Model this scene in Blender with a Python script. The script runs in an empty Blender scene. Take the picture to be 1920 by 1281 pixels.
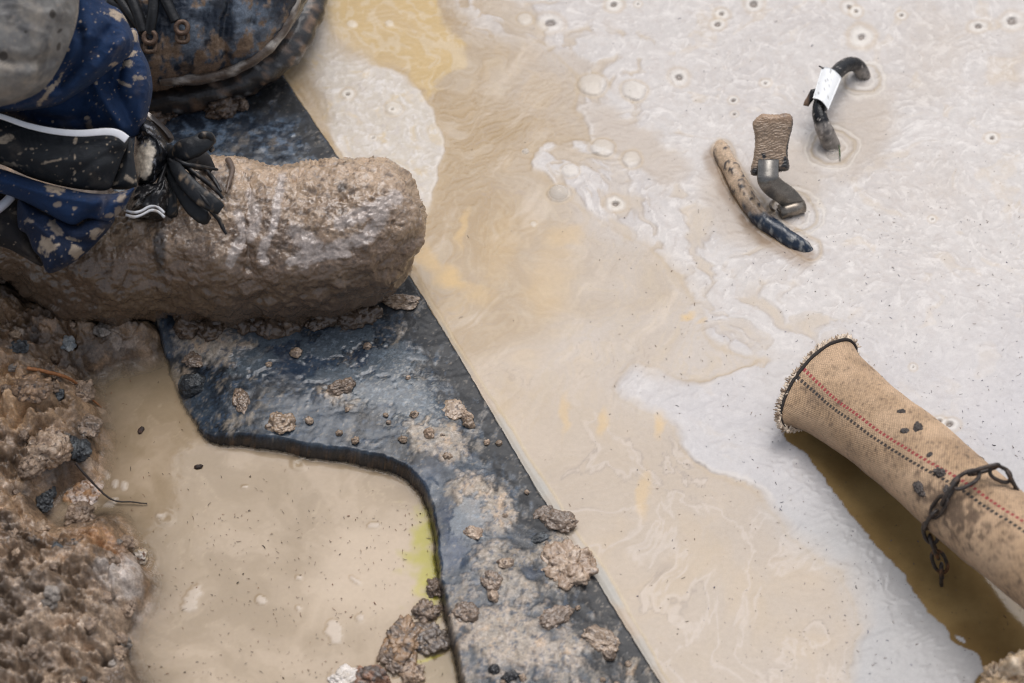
import bpy, math, random
import numpy as np
from math import radians, sin, cos, pi
random.seed(7)
rng = np.random.default_rng(11)
sc = bpy.context.scene
COL = sc.collection
F32 = np.float32
# ------------------------------------------------------------------ camera frame
PITCH = radians(52.0); LENS = 85.0; SENSOR = 36.0; WIDTH = 0.80
DIST = WIDTH * LENS / SENSOR
CAM = np.array([0.0, -DIST * cos(PITCH), DIST * sin(PITCH)])
FWD = np.array([0.0, cos(PITCH), -sin(PITCH)]); RGT = np.array([1.0, 0, 0]); UPV = np.array([0.0, sin(PITCH), cos(PITCH)])
PX = WIDTH / 1920.0           # metres per photo pixel at the middle
def rays(px, py):
    px = np.asarray(px, float); py = np.asarray(py, float)
    a = (px - 960) / 1920 * SENSOR / LENS; b = (640.5 - py) / 1920 * SENSOR / LENS
    return FWD + a[..., None] * RGT + b[..., None] * UPV
def P(px, py, z=0.0):
    d = rays(px, py); t = (np.asarray(z, float) - CAM[2]) / d[..., 2]
    return CAM + d * t[..., None]
def plane_pts(px, py, A, n=None):
    n = -FWD if n is None else n
    d = rays(px, py); t = np.dot(A - CAM, n) / (d @ n)
    return CAM + d * t[..., None], -d / np.linalg.norm(d, axis=-1, keepdims=True)
def project(v):
    r = v - CAM; w = r @ FWD
    return 960 + (r @ RGT) / w * 1920 * LENS / SENSOR, 640.5 - (r @ UPV) / w * 1920 * LENS / SENSOR
# ------------------------------------------------------------------ numpy noise
_G = np.array([[1,1,0],[-1,1,0],[1,-1,0],[-1,-1,0],[1,0,1],[-1,0,1],[1,0,-1],[-1,0,-1],[0,1,1],[0,-1,1],[0,1,-1],[0,-1,-1],[1,1,0],[-1,1,0],[0,-1,1],[0,-1,-1]], F32)
def _hash(x, y, z, seed):
    h = x.astype(np.uint32) * np.uint32(374761393) + y.astype(np.uint32) * np.uint32(668265263) + z.astype(np.uint32) * np.uint32(2147483647) + np.uint32((seed * 1013904223) & 0xffffffff)
    h = (h ^ (h >> np.uint32(13))) * np.uint32(1274126177)
    h = (h ^ (h >> np.uint32(15))) * np.uint32(2246822519)
    return h ^ (h >> np.uint32(14))
def perlin(x, y, z, seed=0):
    x = np.asarray(x, F32); y = np.asarray(y, F32); z = np.asarray(z, F32) + np.zeros_like(x)
    xi = np.floor(x); yi = np.floor(y); zi = np.floor(z)
    fx = x - xi; fy = y - yi; fz = z - zi
    xi = xi.astype(np.int32); yi = yi.astype(np.int32); zi = zi.astype(np.int32)
    u = fx * fx * fx * (fx * (fx * 6 - 15) + 10); v = fy * fy * fy * (fy * (fy * 6 - 15) + 10); w = fz * fz * fz * (fz * (fz * 6 - 15) + 10)
    out = np.zeros_like(x)
    for dx in (0, 1):
        wx = u if dx else 1 - u
        for dy in (0, 1):
            wy = v if dy else 1 - v
            for dz in (0, 1):
                wz = w if dz else 1 - w
                g = _G[_hash(xi + dx, yi + dy, zi + dz, seed) & np.uint32(15)]
                out += (g[..., 0] * (fx - dx) + g[..., 1] * (fy - dy) + g[..., 2] * (fz - dz)) * wx * wy * wz
    return out
def fbm(p, scale, octs=4, seed=0, gain=0.5, ridge=False):
    x = p[..., 0] * scale; y = p[..., 1] * scale; z = p[..., 2] * scale
    tot = np.zeros(x.shape, F32); a = 1.0; s = 0.0
    for o in range(octs):
        n = perlin(x, y, z, seed + o * 17)
        if ridge: n = 1 - 2 * np.abs(n) * 1.4
        tot += a * n; s += a; a *= gain; x = x * 2.03 + 3.1; y = y * 2.03 + 1.7; z = z * 2.03 + 5.3
    return tot / s
def worley(p, scale, seed=0):
    """3-D cell noise: distance to the nearest point, and that cell's random value"""
    q = (p * scale).astype(F32); c = np.floor(q).astype(np.int32); f = q - c
    best = np.full(q.shape[:-1], 9.0, F32); val = np.zeros_like(best)
    for dx in (-1, 0, 1):
        for dy in (-1, 0, 1):
            for dz in (-1, 0, 1):
                h = _hash(c[..., 0] + dx, c[..., 1] + dy, c[..., 2] + dz, seed)
                rx = (h & np.uint32(1023)) / 1023.0; ry = ((h >> np.uint32(10)) & np.uint32(1023)) / 1023.0; rz = ((h >> np.uint32(20)) & np.uint32(1023)) / 1023.0
                d = (dx + rx - f[..., 0]) ** 2 + (dy + ry - f[..., 1]) ** 2 + (dz + rz - f[..., 2]) ** 2
                m = d < best; best = np.where(m, d, best); val = np.where(m, ((h >> np.uint32(5)) & np.uint32(255)) / 255.0, val)
    return np.sqrt(best), val
def sstep(a, b, x):
    t = np.clip((x - a) / (b - a), 0, 1); return t * t * (3 - 2 * t)
def lerp(a, b, t):
    t = np.asarray(t)
    if np.ndim(b) and np.shape(b)[-1] == 3 and (t.ndim == 0 or t.shape[-1:] != (3,) or t.ndim < max(np.ndim(a), np.ndim(b))): t = t[..., None]
    return a * (1 - t) + b * t
def S(r, g, b, k=1.0):
    c = np.array([r, g, b]) / 255.0
    return np.where(c <= 0.04045, c / 12.92, ((c + 0.055) / 1.055) ** 2.4) * k
# ------------------------------------------------------------------ outlines
def catmull(pts, n=6, closed=True):
    p = np.array(pts, float); N = len(p); out = []
    rngi = range(N) if closed else range(N - 1)
    for i in rngi:
        if closed: a, b, c, d = p[(i - 1) % N], p[i], p[(i + 1) % N], p[(i + 2) % N]
        else: a, b, c, d = p[max(i - 1, 0)], p[i], p[i + 1], p[min(i + 2, N - 1)]
        for k in range(n):
            t = k / n
            out.append(0.5 * (2 * b + (c - a) * t + (2 * a - 5 * b + 4 * c - d) * t * t + (3 * b - a - 3 * c + d) * t ** 3))
    if not closed: out.append(p[-1])
    return np.array(out)
def sd_poly(x, y, poly, near=False, closed=True):
    """signed distance (inside > 0) in pixels, optional nearest point"""
    x = np.asarray(x, F32); y = np.asarray(y, F32); poly = np.asarray(poly, F32)
    best = np.full(x.shape, 1e12, F32); inside = np.zeros(x.shape, bool)
    if near: nx = np.zeros_like(x); ny = np.zeros_like(y)
    N = len(poly)
    for i in range(N if closed else N - 1):
        ax, ay = poly[i]; bx, by = poly[(i + 1) % N]; ex, ey = bx - ax, by - ay
        L = ex * ex + ey * ey + 1e-9
        t = np.clip(((x - ax) * ex + (y - ay) * ey) / L, 0, 1)
        qx = ax + t * ex; qy = ay + t * ey
        d = (x - qx) ** 2 + (y - qy) ** 2
        m = d < best
        if near: nx = np.where(m, qx, nx); ny = np.where(m, qy, ny)
        best = np.where(m, d, best)
        if closed:
            cr = ((ay > y) != (by > y))
            xs = ex * (y - ay) / (ey if abs(ey) > 1e-9 else 1e-9) + ax
            inside ^= cr & (x < xs)
    sd = np.sqrt(best)
    if closed: sd = np.where(inside, sd, -sd)
    return (sd, nx, ny) if near else sd
def dline(x, y, pts, smooth=True):
    p = catmull(pts, 5, False) if smooth and len(pts) > 2 else np.array(pts, float)
    return sd_poly(x, y, p, closed=False)
def ell(x, y, cx, cy, rx, ry, ang=0):
    a = radians(ang); dx = x - cx; dy = y - cy
    return np.sqrt(((dx * cos(a) + dy * sin(a)) / rx) ** 2 + ((-dx * sin(a) + dy * cos(a)) / ry) ** 2)
# ------------------------------------------------------------------ mesh building
def vnormals(v, f):
    a = v[f[:, 2]] - v[f[:, 0]]; b = v[f[:, -1]] - v[f[:, 1]]
    n = np.cross(a, b); out = np.zeros_like(v)
    for k in range(f.shape[1]):
        for c in range(3): out[:, c] += np.bincount(f[:, k], n[:, c], len(v))
    l = np.linalg.norm(out, axis=1, keepdims=True); return out / np.maximum(l, 1e-20)
def meshobj(name, v, f, mat, parent=None, col=None, wet=None, attrs=None, uv=None, origin=None, smooth=True, loc=None):
    v = np.asarray(v, float)
    if parent is not None: base = np.array(parent['_w'])
    else: base = np.array(origin) if origin is not None else np.zeros(3)
    vv = (v - base).astype(F32); f = np.asarray(f, np.int32)
    me = bpy.data.meshes.new(name); k = f.shape[1]
    me.vertices.add(len(vv)); me.vertices.foreach_set('co', vv.ravel())
    me.loops.add(f.size); me.loops.foreach_set('vertex_index', f.ravel())
    me.polygons.add(len(f)); me.polygons.foreach_set('loop_start', np.arange(0, f.size, k, dtype=np.int32))
    me.update(calc_edges=True)
    if smooth: me.polygons.foreach_set('use_smooth', np.ones(len(f), bool))
    if col is None: col = np.full((len(vv), 3), 0.5)
    col = np.broadcast_to(np.asarray(col, float), (len(vv), 3))
    a = me.attributes.new('Col', 'FLOAT_COLOR', 'POINT'); a.data.foreach_set('color', np.hstack([np.clip(col, 0, 1), np.ones((len(vv), 1))]).astype(F32).ravel())
    w = np.broadcast_to(np.asarray(0.3 if wet is None else wet, float), (len(vv),))
    a = me.attributes.new('wet', 'FLOAT', 'POINT'); a.data.foreach_set('value', np.clip(w, 0, 1).astype(F32).copy())
    for nm, arr in (attrs or {}).items():
        a = me.attributes.new(nm, 'FLOAT', 'POINT'); a.data.foreach_set('value', np.asarray(arr, F32).ravel())
    if uv is not None:
        l = me.uv_layers.new(name='UVMap'); l.data.foreach_set('uv', uv[f.ravel()].astype(F32).ravel())
    me.materials.append(mat); me.validate()
    o = bpy.data.objects.new(name, me); COL.objects.link(o)
    if parent is not None: o.parent = parent; o['_w'] = list(base)
    else: o.location = base; o['_w'] = list(base)
    return o
def tag(o, label=None, cat=None, group=None, kind=None):
    if label: o['label'] = label
    if cat: o['category'] = cat
    if group: o['group'] = group
    if kind: o['kind'] = kind
    return o
def thing(name, loc, label, cat, group=None):
    o = bpy.data.objects.new(name, None); COL.objects.link(o); o.empty_display_size = .02
    o.location = loc; o['_w'] = [float(c) for c in loc]
    return tag(o, label, cat, group)
def grid_faces(n, m):
    i = np.arange(n * m).reshape(n, m)
    return np.stack([i[:-1, :-1], i[:-1, 1:], i[1:, 1:], i[1:, :-1]], -1).reshape(-1, 4)
def compact(v, f, *arrs):
    used = np.zeros(len(v), bool); used[f.ravel()] = True
    idx = np.cumsum(used) - 1
    return (v[used], idx[f]) + tuple(a[used] for a in arrs)
def inflate(outline, A, front, back, R, g=2.0, n=None, smooth=True, folds=(), tilt=None):
    """closed solid whose outline is given; returns verts, faces, px, py, sd, side(+1 front/-1 back)"""
    poly = catmull(outline, 6) if smooth else np.array(outline, float)
    x0, y0 = poly.min(0) - 2 * g; x1, y1 = poly.max(0) + 2 * g
    gx = np.arange(x0, x1, g); gy = np.arange(y0, y1, g)
    X, Y = np.meshgrid(gx, gy); X = X.ravel(); Y = Y.ravel()
    sd, nx, ny = sd_poly(X, Y, poly, near=True)
    f = grid_faces(len(gy), len(gx))
    keep = (sd[f] > 0).any(1); f = f[keep]
    out = sd <= 0
    X = np.where(out, nx, X); Y = np.where(out, ny, Y); sd = np.maximum(sd, 0)
    pts, X, Y, sd = X, X, Y, sd
    v0, f, X, Y, sd = compact(np.stack([X, Y, sd], 1), f, X, Y, sd)
    base, view = plane_pts(X, Y, A, n)
    t = 1 - np.clip(sd / R, 0, 1); prof = np.sqrt(np.clip(1 - t * t, 0, 1))
    off = front * prof
    for pts_, amp, wd in folds:
        d = dline(X, Y, pts_); off = off + amp * np.exp(-(d / wd) ** 2) * np.clip(sd / 8, 0, 1)
    vf = base + view * off[:, None]; vb = base - view * (back * prof)[:, None]
    N = len(X)
    edge = sd <= 1e-6
    # weld the rim: back faces use the front's rim vertices
    bi = np.where(edge, np.arange(N), np.arange(N) + N)
    F = np.vstack([f[:, ::-1], bi[f]])
    v = np.vstack([vf, vb]); X2 = np.r_[X, X]; Y2 = np.r_[Y, Y]; s2 = np.r_[sd, sd]; side = np.r_[np.ones(N), -np.ones(N)]
    v, F, X2, Y2, s2, side = compact(v, F, X2, Y2, s2, side)
    nrm = vnormals(v, F)
    i = np.argmax(np.where(side > 0, s2, -1))
    if nrm[i] @ (CAM - v[i]) < 0: F = F[:, ::-1].copy()
    return v, F, X2, Y2, s2, side
def displace(v, f, d):
    return v + vnormals(v, f) * np.asarray(d)[:, None]
def frames(path, up=None):
    t = np.gradient(path, axis=0); t /= np.linalg.norm(t, axis=1, keepdims=True)
    if up is not None:
        s = np.cross(t, up); s /= np.linalg.norm(s, axis=1, keepdims=True); u = np.cross(s, t)
        return t, s, u
    s = np.zeros_like(path); ref = np.array([0, 0, 1.0]) if abs(t[0, 2]) < .9 else np.array([1.0, 0, 0])
    x = np.cross(t[0], ref); s[0] = x / np.linalg.norm(x)
    for i in range(1, len(path)):
        x = s[i - 1] - t[i] * (s[i - 1] @ t[i]); s[i] = x / np.linalg.norm(x)
    return t, s, np.cross(s, t)
def tube(path, ra, rb=None, nseg=16, up=None, cap=True, closed=False):
    path = np.asarray(path, float); n = len(path)
    ra = np.broadcast_to(np.asarray(ra, float), (n,)); rb = ra if rb is None else np.broadcast_to(np.asarray(rb, float), (n,))
    if closed:
        ext = np.vstack([path[-1], path, path[0]]); t, s, u = frames(ext, up); t, s, u = t[1:-1], s[1:-1], u[1:-1]
    else: t, s, u = frames(path, up)
    th = np.arange(nseg) / nseg * 2 * pi
    v = path[:, None] + s[:, None] * (ra[:, None] * np.cos(th))[..., None] + u[:, None] * (rb[:, None] * np.sin(th))[..., None]
    v = v.reshape(-1, 3); fs = []
    for i in range(n if closed else n - 1):
        j = (i + 1) % n; a = np.arange(nseg); b = (a + 1) % nseg
        fs.append(np.stack([i * nseg + a, i * nseg + b, j * nseg + b, j * nseg + a], 1))
    f = np.vstack(fs)
    if cap and not closed:
        c0 = len(v); v = np.vstack([v, path[0] , path[-1]])
        a = np.arange(0, nseg, 2); 
        f = np.vstack([f, np.stack([np.full(len(a), c0), (a + 2) % nseg, (a + 1) % nseg, a], 1), np.stack([np.full(len(a), c0 + 1), (n - 1) * nseg + a, (n - 1) * nseg + (a + 1) % nseg, (n - 1) * nseg + (a + 2) % nseg], 1)])
    return v, f[:, ::-1].copy()
def join(parts):
    vs, fs, o = [], [], 0
    for v, f in parts: vs.append(v); fs.append(f + o); o += len(v)
    return np.vstack(vs), np.vstack(fs)
def sphere(n=24):
    """cube-sphere of quads"""
    vs, fs, o = [], [], 0
    g = np.linspace(-1, 1, n); a, b = np.meshgrid(g, g); g1 = np.ones_like(a)
    a = np.tan(a * pi / 4); b = np.tan(b * pi / 4)
    for ax in range(3):
        for sgn in (1, -1):
            c = [None] * 3; c[ax] = g1 * sgn; c[(ax + 1) % 3] = a; c[(ax + 2) % 3] = b * sgn
            vs.append(np.stack(c, -1).reshape(-1, 3)); fs.append(grid_faces(n, n) + o); o += n * n
    v = np.vstack(vs); f = np.vstack(fs); v /= np.linalg.norm(v, axis=1, keepdims=True)
    key = np.round(v * 1e5).astype(np.int64); _, i, inv = np.unique(key, axis=0, return_index=True, return_inverse=True)
    return v[i], inv.ravel()[f]
SPH = sphere(14); SPH_HI = sphere(34)
def rock(size, seed, rough=0.25, hi=False, angular=0.0, scale=1.3):
    v, f = SPH_HI if hi else SPH
    q = v + seed * 7.31
    r = 1 + rough * fbm(q, scale, 5, seed) * 1.8
    if angular:
        d, c = worley(q, 1.4, seed); r = r - angular * (d - .4)
    return v * r[:, None] * np.array(size), f
def rotz(v, a):
    c, s_ = cos(a), sin(a); return v @ np.array([[c, s_, 0], [-s_, c, 0], [0, 0, 1.0]])
# ------------------------------------------------------------------ materials
def N(nt, t, **kw):
    n = nt.nodes.new(t)
    for k, v in kw.items():
        if k.startswith('i_'): n.inputs[k[2:].replace('_', ' ')].default_value = v
        else: setattr(n, k, v)
    return n
def mat(name, bumps=(), var=(), dry=0.7, wetr=0.12, metallic=0.0, ior=1.42, wetnoise=0.0, wetscale=150, alpha=False, sheen=0.0, extra=None, coat=0.0, smoothwet=0.0):
    m = bpy.data.materials.new(name); m.use_nodes = True; nt = m.node_tree; L = nt.links.new
    b = nt.nodes['Principled BSDF']; tc = N(nt, 'ShaderNodeTexCoord'); co = tc.outputs['Object']
    at = N(nt, 'ShaderNodeAttribute', attribute_name='Col'); col = at.outputs['Color']
    for sc_, lo, hi in var:
        nz = N(nt, 'ShaderNodeTexNoise', i_Scale=sc_, i_Detail=4.0, i_Roughness=0.62); L(co, nz.inputs['Vector'])
        mr = N(nt, 'ShaderNodeMapRange', i_From_Min=0.3, i_From_Max=0.7, i_To_Min=lo, i_To_Max=hi); L(nz.outputs['Fac'], mr.inputs['Value'])
        mx = N(nt, 'ShaderNodeMix', data_type='RGBA', blend_type='MULTIPLY'); mx.inputs[0].default_value = 1.0
        L(col, mx.inputs[6]); L(mr.outputs[0], mx.inputs[7]); col = mx.outputs[2]
    wt = N(nt, 'ShaderNodeAttribute', attribute_name='wet'); w = wt.outputs['Fac']
    if wetnoise:
        nz = N(nt, 'ShaderNodeTexNoise', i_Scale=wetscale, i_Detail=3.0); L(co, nz.inputs['Vector'])
        ma = N(nt, 'ShaderNodeMath', operation='MULTIPLY_ADD'); L(nz.outputs['Fac'], ma.inputs[0]); ma.inputs[1].default_value = wetnoise * 2; 
        ad = N(nt, 'ShaderNodeMath', operation='SUBTRACT'); L(w, ad.inputs[0]); ad.inputs[1].default_value = wetnoise
        L(ad.outputs[0], ma.inputs[2]); w = ma.outputs[0]
    mr = N(nt, 'ShaderNodeMapRange', i_From_Min=0.0, i_From_Max=1.0, i_To_Min=dry, i_To_Max=wetr); L(w, mr.inputs['Value']); L(mr.outputs[0], b.inputs['Roughness'])
    nrm = None
    for sc_, dist, st in bumps:
        nz = N(nt, 'ShaderNodeTexNoise', i_Scale=sc_, i_Detail=5.0, i_Roughness=0.6); L(co, nz.inputs['Vector'])
        bp = N(nt, 'ShaderNodeBump', i_Distance=dist, i_Strength=st); L(nz.outputs['Fac'], bp.inputs['Height'])
        if smoothwet:
            sw_ = N(nt, 'ShaderNodeMapRange', i_From_Min=0.2, i_From_Max=0.95, i_To_Min=st, i_To_Max=st * (1 - smoothwet)); L(w, sw_.inputs['Value']); L(sw_.outputs[0], bp.inputs['Strength'])
        if nrm: L(nrm, bp.inputs['Normal'])
        nrm = bp.outputs['Normal']
    if extra: col, nrm = extra(nt, L, co, col, nrm, b)
    L(col, b.inputs['Base Color'])
    if nrm: L(nrm, b.inputs['Normal'])
    b.inputs['Metallic'].default_value = metallic; b.inputs['IOR'].default_value = ior
    if sheen: b.inputs['Sheen Weight'].default_value = sheen
    if coat: b.inputs['Coat Weight'].default_value = coat; b.inputs['Coat Roughness'].default_value = .06
    if alpha:
        tr = N(nt, 'ShaderNodeBsdfTransparent'); mx = N(nt, 'ShaderNodeMixShader'); aa = N(nt, 'ShaderNodeAttribute', attribute_name='alpha')
        L(aa.outputs['Fac'], mx.inputs[0]); L(tr.outputs[0], mx.inputs[1]); L(b.outputs[0], mx.inputs[2]); L(mx.outputs[0], nt.nodes['Material Output'].inputs['Surface'])
    return m
def weave(nt, L, co, col, nrm, b):
    """fine twill: two crossed wave textures as bump and slight colour change"""
    uv = N(nt, 'ShaderNodeTexCoord').outputs['Object']
    h = None
    for d in ('X', 'Z'):
        wv = N(nt, 'ShaderNodeTexWave', wave_type='BANDS', bands_direction=d, i_Scale=430.0, i_Distortion=0.6, i_Detail=1.0); L(uv, wv.inputs['Vector'])
        if h is None: h = wv.outputs['Fac']
        else:
            mx = N(nt, 'ShaderNodeMath', operation='MULTIPLY'); L(h, mx.inputs[0]); L(wv.outputs['Fac'], mx.inputs[1]); h = mx.outputs[0]
    bp = N(nt, 'ShaderNodeBump', i_Distance=0.0003, i_Strength=0.5); L(h, bp.inputs['Height'])
    if nrm: L(nrm, bp.inputs['Normal'])
    mr = N(nt, 'ShaderNodeMapRange', i_To_Min=0.75, i_To_Max=1.25); L(h, mr.inputs['Value'])
    mx = N(nt, 'ShaderNodeMix', data_type='RGBA', blend_type='MULTIPLY'); mx.inputs[0].default_value = 1.0
    L(col, mx.inputs[6]); L(mr.outputs[0], mx.inputs[7])
    return mx.outputs[2], bp.outputs['Normal']
M_water = mat('slurry', bumps=[(14, .003, .09), (90, .0006, .05), (500, .0002, .12)], var=[(25, .965, 1.035), (260, .96, 1.04), (1300, .93, 1.05)], dry=.42, wetr=.05, ior=1.36)
M_pool = mat('puddle_slurry', bumps=[(16, .003, .10), (70, .0006, .1)], var=[(22, .95, 1.04), (300, .97, 1.03)], dry=.4, wetr=.05, ior=1.34, alpha=True)
M_mud = mat('wet_mud', bumps=[(420, .0018, .55), (1000, .0006, .5)], var=[(60, .85, 1.12), (420, .8, 1.15), (1500, .8, 1.16)], dry=.6, wetr=.10, ior=1.5, wetnoise=.25, wetscale=150, smoothwet=.5, coat=.4)
M_earth = mat('bank_earth', bumps=[(220, .003, .7), (800, .0010, .7)], var=[(45, .72, 1.2), (380, .65, 1.28), (1300, .7, 1.25)], dry=.7, wetr=.14, ior=1.48, wetnoise=.35, wetscale=90, smoothwet=.4, coat=.3)
M_plate = mat('smeared_rubber', bumps=[(380, .0007, .4), (1100, .0005, .5)], var=[(90, .85, 1.15), (600, .74, 1.28), (2000, .68, 1.34)], dry=.5, wetr=.05, ior=1.42, wetnoise=.3, wetscale=160, smoothwet=.6, coat=.15)
M_stone = mat('stone', bumps=[(350, .0012, .5), (1200, .0004, .4)], var=[(180, .7, 1.3), (900, .75, 1.25)], dry=.7, wetr=.15, wetnoise=.25)
M_cloth = mat('work_cloth', bumps=[(90, .002, .25)], var=[(35, .85, 1.12), (260, .9, 1.1)], dry=.85, wetr=.4, sheen=.02, extra=weave)
M_plastic = mat('black_plastic', bumps=[(120, .002, .35), (700, .0004, .4)], var=[(300, .7, 1.3)], dry=.55, wetr=.14, wetnoise=.2)
M_metal = mat('steel', bumps=[(300, .0004, .3)], var=[(150, .75, 1.2), (900, .8, 1.2)], dry=.5, wetr=.2, metallic=.75, wetnoise=.2)
M_rust = mat('rusty_iron', bumps=[(500, .0008, .6)], var=[(250, .6, 1.4), (1200, .7, 1.3)], dry=.7, wetr=.3, metallic=.35, wetnoise=.2)
M_paper = mat('label_paper', bumps=[(200, .0003, .3)], var=[(300, .95, 1.03)], dry=.6, wetr=.35)
M_thread = mat('thread', var=[(500, .7, 1.25)], dry=.9, wetr=.5)
M_root = mat('root', bumps=[(900, .0004, .6)], var=[(600, .6, 1.4)], dry=.75, wetr=.3)

# ================================================================== outlines on the ground (photo pixels, water level)
PLATE = catmull([(470,40),(520,125),(572,205),(640,305),(700,405),(762,508),(832,622),(905,745),(990,890),(1052,990),(1122,1095),(1240,1285),(1330,1430),(1480,1680),
                 (1060,1700),(930,1450),(872,1300),(858,1235),(838,1150),(826,1080),(818,1000),(800,935),(768,892),(720,872),(650,857),(570,845),(470,828),(398,822),
                 (362,785),(322,705),(296,615),(250,520),(215,380),(210,200),(260,60),(360,0)], 5)
EDGE = np.array([(470,40),(520,125),(572,205),(640,305),(700,405),(762,508),(832,622),(905,745),(990,890),(1052,990),(1122,1095),(1240,1285),(1330,1430),(1480,1680)], float)
BANK = catmull([(-1500,200),(0,470),(60,545),(150,590),(285,600),(302,628),(292,655),(250,668),(215,670),(185,690),(158,698),(168,740),(186,782),(184,850),(176,892),(140,902),(102,928),
                (82,958),(102,985),(150,978),(192,964),(226,985),(252,1030),(274,1080),(276,1120),(258,1168),(238,1196),(242,1235),(264,1285),(300,1360),(420,1700),(400,2300),(-1500,2300)], 4)
ZL = -0.0045     # left puddle's level; the right pool lies at 0
def smoothmax(a, b, k):
    h = np.clip(.5 + .5 * (a - b) / k, 0, 1); return b * (1 - h) + a * h + k * h * (1 - h)
def plate_z(x, y, detail=True):
    v = np.stack([x, y, np.zeros_like(x)], -1); px, py = project(v)
    n = fbm(v, 60, 3, 3)
    sd = sd_poly(px, py, PLATE) + n * 5 + (fbm(v, 260, 2, 5) * 3)
    sdc = np.where(dline(px, py, EDGE) < 20, sd_poly(px, py, PLATE) + n * 3 + 2.5 * fbm(v, 160, 3, 6), sd)
    e = dline(px, py, EDGE)
    z = .0035 + .0065 * sstep(0, 140, e)
    s = sstep(430, 300, px) * sstep(600, 700, py)
    z = z - .017 * s - .004 * sstep(120, 0, np.abs(px - 390)) * sstep(640, 720, py)
    if detail:
        lump = fbm(v, 45, 4, 21)
        z = z + .0011 * lump + .0003 * fbm(v, 190, 3, 22)
        dd, cc = worley(v * np.array([1, 1, 0]), 75, 23)
        keep = sstep(.62, .75, cc) * sstep(10, 60, e)
        z = z + keep * .0012 * np.clip(.55 - dd, 0, 1) * 2
    drop = np.clip(1 - sdc / 4.0, 0, 1)
    z = z - .002 * drop ** 2
    z = np.where(sdc < 0, z - (-sdc) * .0024, z)
    return z, px, py, sdc, e
def bank_z(x, y, detail=True):
    v = np.stack([x, y, np.zeros_like(x)], -1); px, py = project(v)
    w = fbm(v, 25, 4, 31); w2 = fbm(v, 90, 3, 33)
    sd = sd_poly(px, py, BANK) + w * 14 + w2 * 8
    d = sd * PX * 1.1
    h = np.where(d > 0, .010 * (1 - np.exp(-d / .006)) + .050 * (1 - np.exp(-d / .05)) + .11 * np.clip(d, 0, .5), np.maximum(d * .55, -.07))
    if detail:
        amp = sstep(-.004, .03, d)
        lump, cc = worley(v * np.array([1, 1, 0]) + np.stack([w, w2, w * 0], -1) * .012, 38, 35)
        lump2, cc2 = worley(v * np.array([1, 1, 0]) + np.stack([w2, w, w * 0], -1) * .004, 110, 36)
        h = h - amp * .024 * np.clip(fbm(v, 34, 4, 46, .55, True) - .35, 0, 1)
        h = h + amp * (.024 * fbm(v, 24, 5, 38, .6) + .012 * (.5 - lump) * sstep(.2, .8, cc) + .006 * (.5 - lump2) + .005 * fbm(v, 150, 4, 39, .6) + .0035 * (.5 - worley(v * np.array([1, 1, 0]), 230, 37)[0]))
        front = sstep(950, 1250, py) * amp
        h = h + front * (.017 * fbm(v, 34, 5, 44, .52) + .005 * fbm(v, 95, 4, 45, .55) + .003 * np.clip(.5 - worley(v * np.array([1, 1, 0]), 160, 47)[0], 0, 1))
    return ZL + h, px, py, sd
def axis(lo, hi, step, outs):
    a = list(np.arange(lo, hi + step * .5, step)); l = []; r = []
    s = step; p = a[0]
    while p > outs[0]: s *= 1.28; p -= s; l.append(p)
    s = step; p = a[-1]
    while p < outs[1]: s *= 1.28; p += s; r.append(p)
    return np.array(l[::-1] + a + r)

# ================================================================== ground
xs = axis(-.47, -.265, .0010, (-25, 25)); ys = axis(-.42, .10, .0011, (-25, 25))
X, Y = np.meshgrid(xs, ys); gz, gpx, gpy, gsd = bank_z(X.ravel(), Y.ravel())
gv = np.stack([X.ravel(), Y.ravel(), gz], 1)
rad = np.hypot(gv[:, 0] - .1, gv[:, 1])
far = sstep(1.1, 2.2, rad)
gv[:, 2] = gv[:, 2] * (1 - far) + far * (.22 + .10 * fbm(gv, 1.2, 4, 50))
gv[:, 2] = np.minimum(gv[:, 2], .55)
n1 = fbm(gv, 18, 4, 51); n2 = fbm(gv, 70, 4, 52); n3 = fbm(gv, 9, 3, 53)
gc = lerp(S(110, 90, 72), S(178, 147, 116), sstep(-.25, .35, n1))
gc = lerp(gc, S(172, 138, 106), sstep(.08, .36, n2 + n3 * .6) * .75)
cell = worley(gv * np.array([1, 1, 0]), 140, 57)[1]; gc = gc * (.66 + .3 * cell)[:, None]; gc = lerp(gc, S(196, 180, 164), sstep(.9, .93, cell) * .3)
gc = lerp(gc, S(62, 52, 45), sstep(.06, .35, fbm(gv, 40, 4, 54)) * .75)
gc = lerp(gc, S(210, 196, 184), sstep(1, .35, ell(gpx, gpy, 235, 1110, 52, 70, 20) + n2 * .9) * .85)
gc = lerp(gc, S(200, 150, 105), sstep(1, .3, ell(gpx, gpy, 190, 1040, 60, 40, 20) + n2 * .9) * .6)
gc = lerp(gc, S(196, 160, 122), sstep(1, .3, ell(gpx, gpy, 40, 800, 60, 70, 0) + n2 * .9) * .8)
gc = lerp(gc, lerp(np.tile(S(110, 94, 79), (len(gv), 1)), S(180, 158, 136), sstep(-.15, .25, n2 + n1 * .4)), sstep(990, 1150, gpy - gpx * .35 + n1 * 120) * .75)
gwet = .74 + n2 * 1.2 + .3 * sstep(40, 0, np.abs(gsd))
ground = meshobj('ground', gv, grid_faces(len(ys), len(xs)), M_earth, col=gc, wet=gwet)
tag(ground, kind='structure')

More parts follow.
